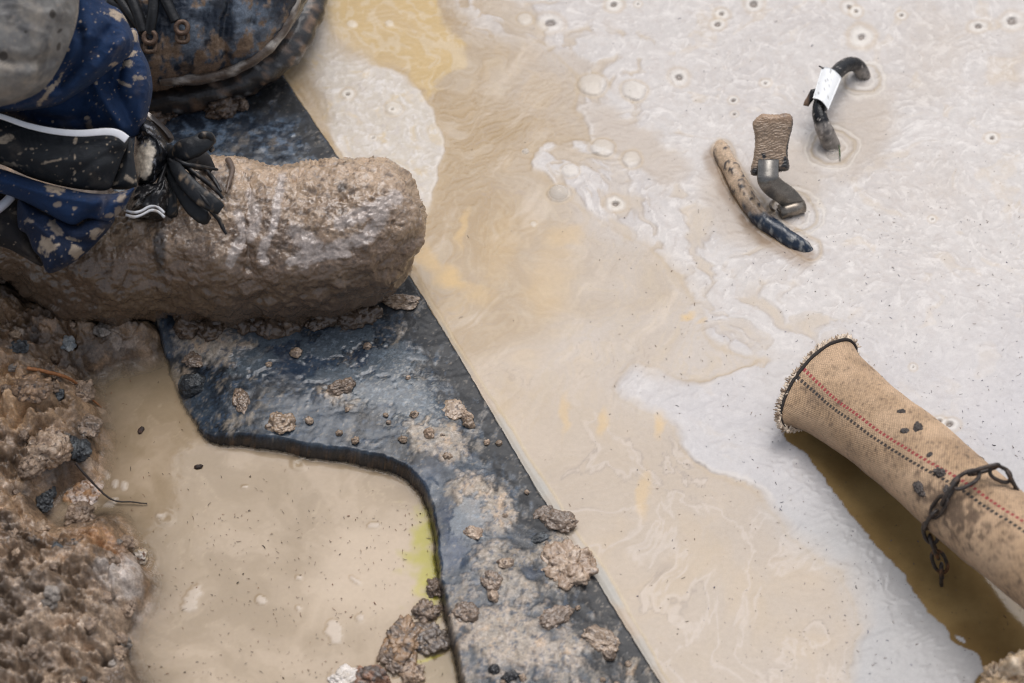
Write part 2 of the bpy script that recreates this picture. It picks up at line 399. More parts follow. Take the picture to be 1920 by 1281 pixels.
# ================================================================== the black plate
x0 = P(180, 700)[0]; xs = np.arange(-.42, .25, .0011); ys = np.arange(-.50, .42, .0012)
X, Y = np.meshgrid(xs, ys); pz, ppx, ppy, psd, pe = plate_z(X.ravel(), Y.ravel())
v = np.stack([X.ravel(), Y.ravel(), pz], 1); f = grid_faces(len(ys), len(xs))
f = f[(psd[f] > -16).all(1)]
v, f, ppx, ppy, psd, pe = compact(v, f, ppx, ppy, psd, pe)
a1 = fbm(v, 30, 5, 61, .6); a2 = fbm(v, 120, 4, 62, .6); a3 = fbm(v * np.array([1.6, .7, 1]), 70, 4, 63, .6); a4 = fbm(v, 12, 3, 64)
black = S(20, 21, 23); slate = S(40, 49, 59); bluegrey = S(86, 95, 103); tan = S(142, 131, 117); pink = S(166, 150, 133); dark = S(17, 19, 22); brown = S(112, 88, 66)
c = lerp(np.tile(dark, (len(v), 1)), slate, sstep(-.35, .25, a1 * .8 + a4 * .6 + fbm(v, 300, 3, 68, .6) * .3))
c = lerp(c, bluegrey, sstep(-.2, .5, a2 * .6 + a1 * .5 + a4 * .3) * .65)  # thin mud film, tinted blue-grey to paint in reflected sky
tanness = sstep(880, 1230, ppy) * .42 + .1
for (cx, cy, rx, ry, an, w) in [(820,842,75,48,20,1.1),(905,955,90,60,35,1.),(1060,1060,80,60,50,.9),(960,1085,100,70,30,.7),(955,1210,130,70,15,1.),(870,1200,50,70,0,.7),(1130,1170,40,60,40,.6),(640,760,60,26,20,.6),(1190,1260,60,40,0,.8),(400,650,95,60,10,.95),(340,700,40,40,0,.7),(560,680,50,35,0,.5),(740,640,60,30,0,.3),(640,270,50,50,0,.4),(590,190,40,30,60,.7)]:
    tanness = np.maximum(tanness, w * sstep(1.25, .35, ell(ppx, ppy, cx, cy, rx, ry, an)))
for (cx, cy, rx, ry, an) in [(850,1050,35,45,20),(800,905,40,40,0),(560,690,90,50,10),(690,700,60,50,0),(850,1000,28,60,-15),(1000,1085,30,20,0)]:
    tanness = tanness * (1 - .85 * sstep(1.2, .4, ell(ppx, ppy, cx, cy, rx, ry, an)))
    c = lerp(c, S(44, 62, 88), sstep(1.1, .3, ell(ppx, ppy, cx, cy, rx, ry, an) + a2 * .6) * (.6 if cx == 850 else .3))
a5 = fbm(v, 300, 3, 67, .6)
tm = sstep(-.22, .26, a1 * .6 + a2 * .6 + a5 * .25 + (tanness - .55) * .95)
c = lerp(c, lerp(lerp(np.tile(S(146, 138, 128), (len(v), 1)), tan, sstep(-.2, .2, a1 + a2)), np.tile(pink, (len(v), 1)), sstep(-.2, .3, a4 + a2)), tm)
smear = fbm(np.stack([v[:, 0] * .55 + v[:, 1] * .9, v[:, 0] * 2.2 - v[:, 1] * 1.1, v[:, 2]], -1), 34, 5, 58, .65)
c = lerp(c, S(142, 130, 114), sstep(.05, .3, smear + (tanness - .3) * .25) * .7); c = lerp(c, S(96, 88, 80), sstep(.08, .3, -smear) * .45 * tm); c = lerp(c, S(188, 158, 126), sstep(.16, .3, fbm(v, 95, 4, 59, .65) + (tanness - .6) * .2) * .55 * tm)
sp = sstep(.08, .26, fbm(v, 210, 4, 55, .7) + a2 * .3); c = lerp(c, S(52, 66, 82), sp * .75); c = lerp(c, S(196, 182, 166), sstep(.12, .3, fbm(v, 260, 3, 56, .7)) * .5 * tm)
# black wiped strip along the straight edge, streaked across
strip = np.zeros(len(v))
for (y0_, y1_, w_) in [(500, 655, 105), (640, 900, 70), (870, 1010, 75), (1060, 1400, 85), (100, 230, 130), (230, 330, 60)]:
    strip = np.maximum(strip, sstep(y0_ - 30, y0_ + 20, ppy) * sstep(y1_ + 30, y1_ - 20, ppy) * sstep(w_ * 1.1, w_ * .6, pe + a3 * 150 + a1 * 60))
strip = strip * (1 - .8 * sstep(.12, .28, smear)) * sstep(-.35, -.12, a2 * .7 + a3 + .05)
strip *= 1 - sstep(1.15, .6, ell(ppx, ppy, 1065, 1050, 62, 62)) 
c = lerp(c, black, strip * .96)
v[:, 2] += tm * (1 - strip) * np.clip(pe / 30, 0, 1) * (.0012 + .0012 * fbm(v, 230, 4, 70, .65) + .0014 * np.clip(a2, 0, 1)) * (psd > 2)
speck = sstep(.22, .34, fbm(v, 420, 2, 66)) * sstep(-.1, .3, a2)
c = lerp(c, tan, speck * .55)
wall = sstep(2, -4, psd); c = lerp(c, lerp(np.tile(S(40, 36, 34), (len(v), 1)), S(92, 72, 54), sstep(.0, .3, fbm(v, 120, 4, 69, .6))), wall * .92)
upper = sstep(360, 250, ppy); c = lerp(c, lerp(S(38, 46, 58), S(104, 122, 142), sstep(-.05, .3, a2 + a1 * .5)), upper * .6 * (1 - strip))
pools = np.zeros(len(v))
for (cx, cy, rx, ry, an) in [(500, 640, 70, 20, 5), (630, 655, 80, 24, -15), (640, 716, 52, 20, -5), (738, 690, 48, 30, 0), (700, 745, 60, 26, 20), (770, 760, 60, 40, 30), (470, 690, 40, 24, 0), (880, 985, 34, 40, 20)]:
    pools = np.maximum(pools, (psd > 12) * sstep(1.15, .85, ell(ppx, ppy, cx, cy, rx, ry, an) + a2 * 1.5 + a5 * .6))
c = lerp(c, lerp(np.tile(S(84, 92, 98), (len(v), 1)), S(112, 122, 130), sstep(.0, .3, a5 + a2)), pools * .75)  # shallow water films, with their glints painted in paler grey
dd_, _c = worley(v * np.array([1, 1, 0]), 260, 60); bub = np.exp(-((dd_ - .34) / .06) ** 2) * sstep(1.2, .6, ell(ppx, ppy, 760, 760, 110, 80, 25)); c = lerp(c, S(176, 168, 154), bub * .4)
v[:, 2] = v[:, 2] * (1 - pools) + pools * (plate_z(v[:, 0], v[:, 1], False)[0] + .0006)
pw = .56 + a1 * .9 - tm * .3 - .45 * strip + .25 * sstep(1.2, .5, ell(ppx, ppy, 700, 720, 200, 110, 15)) - .25 * strip
pw = np.maximum(pw, pools); pw = pw * (1 - .55 * sstep(560, 380, ppx) * 0)
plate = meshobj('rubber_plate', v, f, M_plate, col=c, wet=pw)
tag(plate, 'black rubber plate smeared with wet mud, one edge straight, the other cut in a curve', 'rubber plate')

# ================================================================== the right pool (slurry with scum)
def pool_fields(px, py, v):
    """colour, wetness, height of the right pool's surface"""
    wx = fbm(v, 9, 4, 71); wy = fbm(v + 5, 9, 4, 72); fx = fbm(v, 45, 4, 73); fy = fbm(v + 3, 45, 4, 74)
    qx = px + wx * 42 + fx * 15; qy = py + wy * 42 + fy * 15
    # long swirl coordinate: strongly warped noise
    sw = np.stack([v[..., 0] + wx * .05, v[..., 1] + wy * .05, v[..., 2]], -1)
    s1 = fbm(sw * np.array([1.0, .55, 1]), 22, 5, 75, .55); s2 = fbm(sw, 11, 4, 76); s3 = fbm(np.stack([v[..., 0] + wx * .09, v[..., 1] + wy * .09, v[..., 2]], -1), 34, 4, 77)
    tan = S(182, 158, 124); pink = S(206, 190, 173); lil = S(203, 195, 190); ochre = S(212, 186, 138); white = S(214, 207, 201); cream = S(214, 202, 184); clear = S(164, 138, 94)
    # slurry gradient: tan at the top and middle, pink beige below, lilac to the right
    t1 = sstep(420, 880, py + s2 * 220); t2 = sstep(-40, 330, (px - 960) * .85 - (py - 640) * .22 + s2 * 260)
    c = lerp(np.broadcast_to(tan, px.shape + (3,)), pink, t1)
    c = lerp(c, lil, t2 * .85)
    oc = sstep(.05, .35, s1 + .15 * s2) * sstep(1300, 1000, px - (py - 640) * .2) * .5
    c = lerp(c, S(216, 193, 160), oc * .7)
    c = lerp(c, S(202, 187, 168), sstep(.1, .3, s3) * .5)
    st_ = fbm(np.stack([v[..., 0] * .86 - v[..., 1] * .5 + wx * .03, (v[..., 0] * .5 + v[..., 1] * .86) * .28, v[..., 2]], -1), 42, 4, 86, .6); c = lerp(c, S(194, 170, 134), sstep(.08, .35, st_) * .55 * sstep(1150, 850, px)); c = lerp(c, S(226, 212, 196), sstep(.08, .4, -st_) * .5)
    hgt = .0002 * s1 + .0004 * wx
    mb = np.sin(s3 * 26 + s1 * 9); mb2 = np.sin(s1 * 30 + s2 * 8)
    c = lerp(c, S(200, 188, 174), sstep(.2, 1, mb) * .16); c = lerp(c, S(212, 195, 170), sstep(.3, 1, mb2) * .22)
    hgt = hgt + .00004 * mb
    line = np.exp(-(np.abs(mb - .2) / .05) ** 2) * sstep(.06, .25, fbm(v, 20, 3, 79)) * .3 + np.exp(-(s3 / .012) ** 2) * sstep(0, .25, fbm(v, 14, 3, 79) + .12)
    c = lerp(c, S(176, 160, 148), line * .45)
    wet = np.full(px.shape, .82)
    low = sstep(900, 1120, px + wx * 200) * sstep(680, 860, py)
    c = lerp(c, S(190, 175, 159), low * .7); c = lerp(c, S(206, 186, 160), sstep(.0, .3, s2 + .4 * s1) * .45 * low); c = lerp(c, S(158, 146, 140), np.exp(-(s1 / .014) ** 2) * sstep(-.05, .2, fbm(v, 13, 3, 89)) * .5 * low); c = lerp(c, S(220, 210, 204), np.exp(-((s1 - .05) / .03) ** 2) * .4 * low)
    # ochre patch at the top
    O = catmull([(600,-80),(618,20),(622,60),(655,96),(700,114),(742,130),(786,168),(812,192),(838,152),(868,112),(858,60),(826,22),(850,-80)], 4)
    om = sstep(-8, 10, sd_poly(qx + wy * 30 + fx * 22, qy + wx * 30 + fy * 22, O)); c = lerp(c, lerp(lerp(np.broadcast_to(ochre, px.shape + (3,)), S(206, 182, 142), sstep(-.15, .3, s1)), S(226, 212, 190), sstep(.2, .9, mb2 + s3) * .45), om)
    for (cx, cy, rx, ry, an, w) in [(840,520,34,20,25,.9),(800,488,18,22,0,.7),(868,430,10,40,12,.6),(880,545,50,20,25,.4),(935,470,40,70,10,.25),(1030,530,50,70,10,.35),(1060,440,40,22,0,.4),(1205,925,12,50,5,.5),(1240,790,14,30,8,.7),(1130,790,12,30,8,.6),(1290,590,14,8,-20,.8),(1315,600,12,6,-20,.7),(1395,745,28,8,15,.6),(1420,700,16,40,40,.4),(1060,780,10,40,8,.5)]:
        m = sstep(1.35, .35, ell(px + fx * 26, py + fy * 26, cx, cy, rx, ry, an)) * w; c = lerp(c, S(222, 190, 136), m)
    # white scum: main sheet
    A = catmull([(880,-160),(862,-20),(890,38),(985,72),(1052,112),(1088,152),(1082,200),(1118,262),(1060,255),(1010,275),(1000,300),(1040,335),(1092,398),(1160,440),(1228,468),(1285,530),(1328,590),(1352,632),(1420,668),(1500,700),(1900,700),(2600,700),(2600,-160)], 4)
    sA = sd_poly(qx, qy, A)
    Aw = catmull([(1425,690),(1335,722),(1240,700),(1188,692),(1160,738),(1222,768),(1280,800),(1284,845),(1330,882),(1400,902),(1436,940),(1470,985),(1530,1040),(1572,1072),(1600,1130),(1616,1200),(1608,1320),(1640,1700),(2400,1900),(2600,700),(1600,640)], 4)
    sB = sd_poly(qx, qy, Aw)
    Cp = catmull([(566,60),(572,130),(598,200),(640,292),(700,322),(770,400),(806,392),(822,335),(836,270),(820,230),(790,182),(752,140),(700,118),(640,92),(614,40),(596,-60),(570,-60)], 4)
    sC = sd_poly(px + wx * 20 + fx * 10, py + wy * 20 + fy * 10, Cp)
    D = catmull([(1030,215),(990,185),(1000,150),(1040,128),(1070,150),(1110,230),(1180,330),(1130,320),(1070,300),(1000,290),(985,250),(1020,262),(1050,240)], 4)
    sfield = np.maximum(np.maximum(sA, sB), sC)
    soft = 46 * sstep(-.05, .25, fbm(v, 7, 3, 87) + .04) + 18 * sstep(1340, 1240, px) * sstep(640, 680, py) * sstep(880, 800, py); film = sstep(-3 - soft, 4 + soft, sfield)
    tongues = sstep(-.04, .15, s3 + .12 * wx + .06 * mb * .5 - .14 * sstep(10, 170, sA)) * sstep(260, 80, sA) * (sA > -20) * sstep(1700, 1500, px)
    grey = sstep(1, .7, ell(px + fx * 30, py + fy * 30, 1060, 150, 60, 55, 30)) * .9
    grey = np.maximum(grey, sstep(1.3, .55, ell(px + fx * 50, py + fy * 30, 1190, 270, 120, 38, 35)))
    grey = np.maximum(grey, sstep(1.3, .55, ell(px + fx * 20, py + fy * 20, 1395, 390, 95, 62, 48)))
    grey = np.maximum(grey, sstep(1.3, .55, ell(px + fx * 20, py + fy * 20, 1480, 330, 70, 70, 0)) * .8)
    grey = np.maximum(grey, sstep(1.3, .55, ell(px + fx * 30, py + fy * 30, 1610, 250, 60, 90, 30)) * .8)
    film = film * (1 - np.clip(np.maximum(tongues, grey), 0, 1) * .85)
    fc = lerp(np.broadcast_to(white, px.shape + (3,)), lil, sstep(-.15, .3, s2 + fx * .4) * .7)
    fc = lerp(fc, cream, sstep(1, .2, sstep(900, 560, px) * 0 + 1 - sstep(900, 760, px)) * .8)
    fc = lerp(fc, S(224, 200, 158), sstep(.08, .3, s3) * sstep(900, 760, px) * .7)
    fc = lerp(fc, S(222, 204, 180), sstep(.16, .34, s3 + fx * .3) * .45 * sstep(1000, 1150, px))
    fc = lerp(fc, S(226, 218, 211), sstep(.1, .9, mb2) * .35); fc = lerp(fc, S(210, 198, 186), sstep(.35, 1, mb) * .25 * sstep(-.2, .2, s2 + .1)); fc = lerp(fc, S(196, 178, 152), np.exp(-(np.abs(mb) / .07) ** 2) * sstep(.12, .3, fbm(v, 16, 3, 83)) * .45)
    f6 = fbm(v, 120, 4, 84, .6); f7 = fbm(sw, 60, 4, 85, .6, True)
    fc = lerp(fc, S(233, 226, 219), sstep(.05, .35, f6 + fx * .5) * .5); fc = lerp(fc, S(204, 193, 185), sstep(.05, .4, -f6 - fx * .4) * .5); fc = lerp(fc, S(238, 231, 224), sstep(.62, .8, f7 + fx * .3) * .6 * sstep(900, 500, py))
    hgt = hgt + .0003 * sstep(.4, .8, f7) * film
    fc = lerp(fc, S(204, 201, 203), sstep(500, 1000, py + s2 * 200 + (px - 1400) * .2) * .8)
    fc = lerp(fc, S(214, 196, 172), sstep(700, 180, py) * sstep(1500, 1900, px) * sstep(-.1, .3, s2) * .3)
    fc = lerp(fc, S(178, 176, 172), sstep(780, 1050, py + s2 * 120) * .65)
    fc = np.clip(fc * np.array([1.0, 1.035, 1.105]), 0, .95); c = lerp(c, fc, film); wet = lerp(wet, .45 + fx * .3, film)
    gm = grey * sstep(-3, 4, sfield)
    c = lerp(c, S(200, 189, 180), gm * .8)
    lip = np.exp(-((sfield - 4) / 3.5) ** 2) * film * sstep(12, 0, soft); c = lerp(c, S(234, 226, 218), lip * .4)
    out = np.exp(-((sfield + 5) / 5) ** 2) * (1 - film); c = lerp(c, S(192, 170, 138), out * .35)
    hgt = hgt + film * (.0007 + .00010 * fx + .0004 * s3 + .0003 * wx)
    hgt = hgt + .00008 * sstep(.0, .3, fbm(v, 160, 3, 80)) * film
    # clear brown water beside the hose
    H = catmull([(1470,812),(1512,852),(1560,920),(1602,972),(1642,1022),(1690,1072),(1702,1092),(1740,1150),(1772,1174),(1782,1202),(1806,1216),(1832,1226),(1846,1262),(1862,1340),(2300,1900),(2700,1600),(1950,960),(1760,820),(1560,720)], 3)
    sH = sd_poly(px + fx * 6 + fbm(v, 160, 3, 81) * 7, py + fy * 6, H)
    cm = sstep(-1.5, 1.5, sH); c = lerp(c, lerp(np.broadcast_to(clear, px.shape + (3,)), S(138, 113, 74), sstep(-.2, .3, s2 + fx * .2)), cm); wet = lerp(wet, .97, cm); hgt = hgt * (1 - cm)
    for (cx, cy, rx, ry) in [(1803,1203,12,4)]:
        m = sstep(1.2, .9, ell(px + fx * 20, py + fy * 20, cx, cy, rx, ry, 40)); c = lerp(c, S(200, 200, 205), m)
    # pits left by burst bubbles, and domes
    for ip, (cx, cy, r) in enumerate([(1030,45,10),(1150,9,5),(1353,27,5.5),(1345,47,6),(1414,10,6),(1272,148,7),(1615,72,11),(1153,383,6),(1435,157,3.5),(1375,189,3),(1377,215,3),(1592,14,5),(1606,22,5),(1712,690,4),(1781,797,5),(1762,790,4),(700,260,3),(652,178,4),(735,208,3),(1196,8,3),(1748,412,4),(1835,50,5),(1900,40,8),(1690,30,4),(1860,260,4)]):
        r = r * (.75 + .35 * ((ip * 37) % 10) / 9)
        d = np.hypot((px - cx) * (.85 + .3 * ((ip * 29) % 7) / 6), (py - cy) / .76) + fx * r * 1.6
        nr = d < r * 7
        ring = np.exp(-((d - r * 1.9) / (r * .8)) ** 2); halo = np.exp(-((d - r * 3.4) / (r * .7)) ** 2); hole = sstep(r * 1.05, r * .75, d)
        pv = .7 + .3 * ((ip * 53) % 11) / 10
        c = lerp(c, S(250, 246, 240), np.clip((ring + .6 * sstep(r * 3.8, r * 1.0, d)) * .42 * pv, 0, 1)); c = lerp(c, S(206, 184, 154), halo * .4 * pv)
        c = lerp(c, S(134, 124, 118), hole * .8); hgt = hgt + .0006 * ring * (r / 8) - .0016 * hole; wet = lerp(wet, .9, hole)
    for (cx, cy, r) in [(1048,362,22),(985,284,7),(1108,160,26),(1190,172,22),(1130,278,22),(1184,300,20),(1070,322,16),(985,38,14),(1000,420,6),(660,45,9),(730,44,8),(738,205,16)]:
        d = np.hypot((px - cx), (py - cy) / .8) + fx * r * .5
        dm = np.sqrt(np.clip(1 - (d / r) ** 2, 0, 1)); rim = np.exp(-((d - r * 1.15) / (r * .16)) ** 2)
        c = lerp(c, S(236, 230, 222), sstep(0, .8, dm) * .5); c = lerp(c, S(206, 186, 156), rim * .4); hgt = hgt + dm * .0014 * (r / 20)
    # meniscus along the plate's straight edge, its sky reflection painted pale
    e = sd_poly(px, py, PLATE); ed = np.where(e < 0, -e, 0)
    wv_ = 8 + 16 * fbm(v, 16, 4, 82) + 7 * sstep(620, 900, py)
    lipm = sstep(wv_ + 4, wv_ - 2, ed) * sstep(480, 620, py) * sstep(-.25, .05, fbm(v, 14, 3, 98)); c = lerp(c, S(182, 184, 182), lipm * (.25 + .5 * sstep(-.2, .2, fbm(v, 20, 3, 88)))); wet = lerp(wet, .9, lipm)
    l2 = np.exp(-((ed - wv_ - 5) / 2.5) ** 2) * sstep(480, 620, py); c = lerp(c, S(226, 212, 184), l2 * .6)
    hgt = hgt + .0022 * np.exp(-ed / 6.0) * (e < 2) + .0005 * np.exp(-((ed - wv_) / 5) ** 2) * (e < 2) - .012 * sstep(2, 14, e)
    # drawn up round things that stick out; the rod's shadow is painted brown
    for pts in ([(1355,285),(1395,365),(1455,430),(1520,470)],):
        d = dline(px, py, pts); rim = np.exp(-((d - 20 - fx * 8) / 4) ** 2); c = lerp(c, S(190, 165, 130), rim * .5); hgt = hgt + .0008 * rim; c = lerp(c, S(142, 112, 78), sstep(30, 12, dline(px, py, [(a_ - 12, b_ + 12) for a_, b_ in pts]) + fx * 14) * .6)
    for (cx, cy, r) in [(1560,278,26),(1487,400,30),(1618,150,22)]:
        d = np.hypot(px - cx, (py - cy) / .8) + fx * 16
        for k, kc in ((1.0, S(236, 231, 226)), (1.5, S(188, 170, 142)), (1.9, S(234, 228, 220))):
            rim = np.exp(-((d - r * k) / 3.6) ** 2); c = lerp(c, kc, rim * .55); hgt = hgt + .0006 * rim
    return c, wet, hgt
STEP = .00105
xs = axis(-.40, .43, STEP, (-.41, 2.2)); ys = axis(-.40, .42, STEP * 1.1, (-1.2, 1.6))
X, Y = np.meshgrid(xs, ys); v = np.stack([X.ravel(), Y.ravel(), np.zeros(X.size)], 1); px, py = project(v)
f = grid_faces(len(ys), len(xs))
LEFT = np.array([(-3000,3000),(-3000,-3000),(300,-3000),(430,60),(560,300),(600,560),(700,760),(870,950),(930,1200),(1000,1400),(1200,1690),(1900,3000)], float)
sl = sd_poly(px, py, LEFT)
f = f[(sl[f] < 0).all(1)]
v, f, px, py = compact(v, f, px, py)
wc, ww, wh = pool_fields(px, py, v); v[:, 2] += wh
water = meshobj('water', v, f, M_water, col=wc * np.array([.81, .775, .715]), wet=ww); tag(water, kind='structure')
POOL_XY = (v, px, py)

# ================================================================== the left puddle
xs = np.arange(-.40, .05, .0014); ys = np.arange(-.55, .06, .0015)
X, Y = np.meshgrid(xs, ys); v = np.stack([X.ravel(), Y.ravel(), np.full(X.size, ZL)], 1); px, py = project(v)
bz = bank_z(v[:, 0], v[:, 1])[0]; pz, _, _, psd_, _ = plate_z(v[:, 0], v[:, 1])
f = grid_faces(len(ys), len(xs)); keep = ((psd_ < 60) | (px < 480)) & (bz < ZL + .02); f = f[keep[f].all(1)]
v, f, px, py, bz, pz, psd_ = compact(v, f, px, py, bz, pz, psd_)
under = np.where(psd_ > -14, np.maximum(pz, bz), bz); depth = np.maximum(ZL - under, 0)
alpha = np.clip(1 - np.exp(-depth / .008), .10, 1)
wx = fbm(v, 10, 4, 91); wy = fbm(v + 4, 10, 4, 92); fx = fbm(v, 60, 3, 93); sw = np.stack([v[:, 0] + wx * .06, v[:, 1] + wy * .06, v[:, 2]], -1)
s1 = fbm(sw, 20, 5, 94, .55); s2 = fbm(sw, 8, 3, 95)
c = lerp(np.tile(S(168, 150, 125), (len(v), 1)), S(190, 172, 149), sstep(-.2, .3, s1))
mbp = np.sin(s1 * 28 + s2 * 9); c = lerp(c, S(172, 154, 128), sstep(.3, 1, mbp) * .3)
c = lerp(c, S(170, 152, 126), sstep(.0, .35, s2) * .5)
c = lerp(c, S(208, 190, 168), sstep(1.1, .5, ell(px, py, 700, 1060, 130, 150, 20) + wx * .8) * .8)
c = lerp(c, S(150, 134, 108), sstep(860, 640, py + wx * 60) * .75)  # plate's reflection and shadow painted darker across the upper puddle
c = lerp(c, S(146, 130, 96), sstep(1.2, .3, ell(px, py, 820, 1240, 80, 60, 0) + wx * .5) * .6)  # plate wall's dark reflection painted beside its lower end
ln = np.exp(-(s1 / .012) ** 2) * sstep(-.05, .2, wx); c = lerp(c, S(206, 188, 160), ln * .3)
c = lerp(c, S(186, 180, 62), sstep(1.1, .1, ell(px + wx * 40, py + wy * 20, 802, 1050, 46, 105, -8) + fx * 1.4 + wx * 1.2) * .85)  # hi-vis jacket's yellow-green reflection, painted into the puddle here and below
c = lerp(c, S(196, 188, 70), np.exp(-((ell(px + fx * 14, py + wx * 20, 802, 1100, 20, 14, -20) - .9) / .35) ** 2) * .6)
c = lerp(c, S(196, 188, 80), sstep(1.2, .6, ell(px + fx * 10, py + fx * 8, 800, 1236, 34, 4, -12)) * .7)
pwet = np.full(len(v), .92); ph = .0003 * s1
for (cx, cy, rx, ry, an) in [(362,1120,15,28,20),(490,1125,9,8,0),(628,1186,13,20,-10),(650,1270,36,16,-10),(560,1083,6,4,0),(460,913,7,3,0),(668,1090,10,4,30),(675,1158,6,8,0),(560,1140,5,5,0),(200,890,5,9,0),(215,905,4,8,10),(232,910,5,7,0),(215,935,5,3,0),(208,945,12,4,-15),(196,995,6,7,0),(300,968,8,4,0),(700,985,10,6,0),(420,690,14,6,30)]:
    d = ell(px, py, cx, cy, rx, ry, an) + fx * .8 + fbm(v, 240, 2, 97) * .5; m = sstep(1.15, .85, d)
    c = lerp(c, S(212, 199, 184), m * .85); pwet = lerp(pwet, .35, m); ph = ph + m * .0007
for (cx, cy, r0) in [(310,970,9),(740,1240,16),(560,870,8),(265,1050,17),(735,1262,18)]:
    d = np.hypot(px - cx, (py - cy) / .8) + fx * 8
    for k in (1.0, 1.7): ph = ph + .0007 * np.exp(-((d - r0 * k) / 3) ** 2)
edge_men = np.exp(-depth / .0012); ph = ph + .0012 * edge_men
v[:, 2] += ph
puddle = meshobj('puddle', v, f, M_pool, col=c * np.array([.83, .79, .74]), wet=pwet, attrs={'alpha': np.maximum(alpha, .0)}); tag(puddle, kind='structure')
PUD = (v, px, py, depth)

# ================================================================== floating flecks (nobody could count them)
def flecks(name, n, pick, zfun, lo, hi, label, cols):
    vs, fs, cs, o = [], [], [], 0
    for i in range(n):
        px_, py_ = pick()
        p = P(px_, py_, 0.0); L_ = random.uniform(lo, hi) * (1 if random.random() < .85 else 2.0); w_ = random.uniform(.07, .2) * 1e-3 * (2.0 if random.random() < .06 else 1)
        a = random.uniform(0, 2 * pi); k = random.uniform(-1.2, 1.2); pts = []
        z = zfun(px_, py_) + .0004; q = np.array([p[0], p[1], z])
        for s_ in range(4):
            pts.append(q.copy()); q = q + np.array([cos(a), sin(a), 0]) * L_ / 3; a += k * .5
        vv, ff = tube(np.array(pts), [w_ * .7, w_, w_, w_ * .5], nseg=4)
        vs.append(vv); fs.append(ff + o); o += len(vv); cs.append(np.tile(random.choice(cols), (len(vv), 1)))
    ob = meshobj(name, np.vstack(vs), np.vstack(fs), M_root, col=np.vstack(cs), wet=.4)
    return tag(ob, label, None, None, 'stuff')
zz = {}
_pv, _ppx, _ppy = POOL_XY
_grid = {}
ii = np.stack([(_ppx // 6).astype(int), (_ppy // 6).astype(int)], 1)
for k in range(0, len(_pv)): _grid[(ii[k, 0], ii[k, 1])] = _pv[k, 2]
zpool = lambda a, b: _grid.get((int(a // 6), int(b // 6)), .0)
def pick_pool():
    while True:
        a, b = random.uniform(850, 2000), random.uniform(-40, 1330)
        e = sd_poly(np.array([a]), np.array([b]), PLATE)[0]
        if e > -25: continue
        hose = dline(np.array([a]), np.array([b]), [(1480, 815), (1640, 985), (1800, 1180)], False)[0]
        dens = .05 + .5 * (a > 1150) * min(1, max(0, (a - 1000) / 500)) * (b > 380) + .16 * (a > 1100) + 1.0 * math.exp(-(hose / 90) ** 2) + .3 * (a > 1500) * (b > 300)
        if random.random() < dens: return a, b
dk = [S(78, 66, 56), S(70, 72, 86), S(110, 86, 64), S(50, 46, 44), S(132, 110, 90), S(84, 86, 110)]
flecks('floating_debris', 1500, pick_pool, zpool, .0004, .0017, 'tiny dark flecks floating on the pale scum of the larger pool', dk)
PB = catmull([(300,660),(180,720),(195,860),(200,950),(290,1060),(280,1200),(280,1320),(870,1320),(825,1100),(810,960),(740,890),(560,860),(395,835),(330,740)], 4)
def pick_pud():
    while True:
        a, b = random.uniform(150, 880), random.uniform(650, 1320)
        if sd_poly(np.array([a]), np.array([b]), PB)[0] > 6 and random.random() < .35 + .65 * (b > 950): return a, b
flecks('floating_debris', 620, pick_pud, lambda a, b: ZL + .0004, .0005, .0022, 'tiny brown root flecks floating on the tan puddle', [S(96, 62, 38), S(60, 42, 30), S(120, 76, 50), S(38, 30, 26)])

# ================================================================== the kneeling worker: trousers and boots
person = thing('person', P(100, 560, .0), 'person kneeling in blue work trousers with grey knee patch and mud-caked boots', 'person')
def shade(col, px, py, splats, v, base_noise=None, mud=S(186, 168, 146)):
    n = fbm(v, 220, 3, 101); n2 = fbm(v, 60, 3, 102)
    for (cx, cy, rx, ry, an, w) in splats:
        m = sstep(1.15, .7, ell(px, py, cx, cy, rx, ry, an) + n * 1.3 + n2 * .8) * w * .9; col = lerp(col, mud, m)
    d, r = worley(v, 170, 103); m = sstep(.30, .2, d) * sstep(.93, .95, r); col = lerp(col, mud, m * .75)
    d, r = worley(v, 420, 104); m = sstep(.34, .2, d) * sstep(.86, .92, r); col = lerp(col, mud, m * .7)
    return lerp(col, mud * .8, sstep(.05, .5, fbm(v, 35, 5, 105, .65)) * .16)
navy = S(15, 46, 84); navy_shade = S(13, 32, 60); blk = S(36, 39, 43); greyk = S(140, 137, 132)  # hem navy is darkened for the shadow of the cloth above
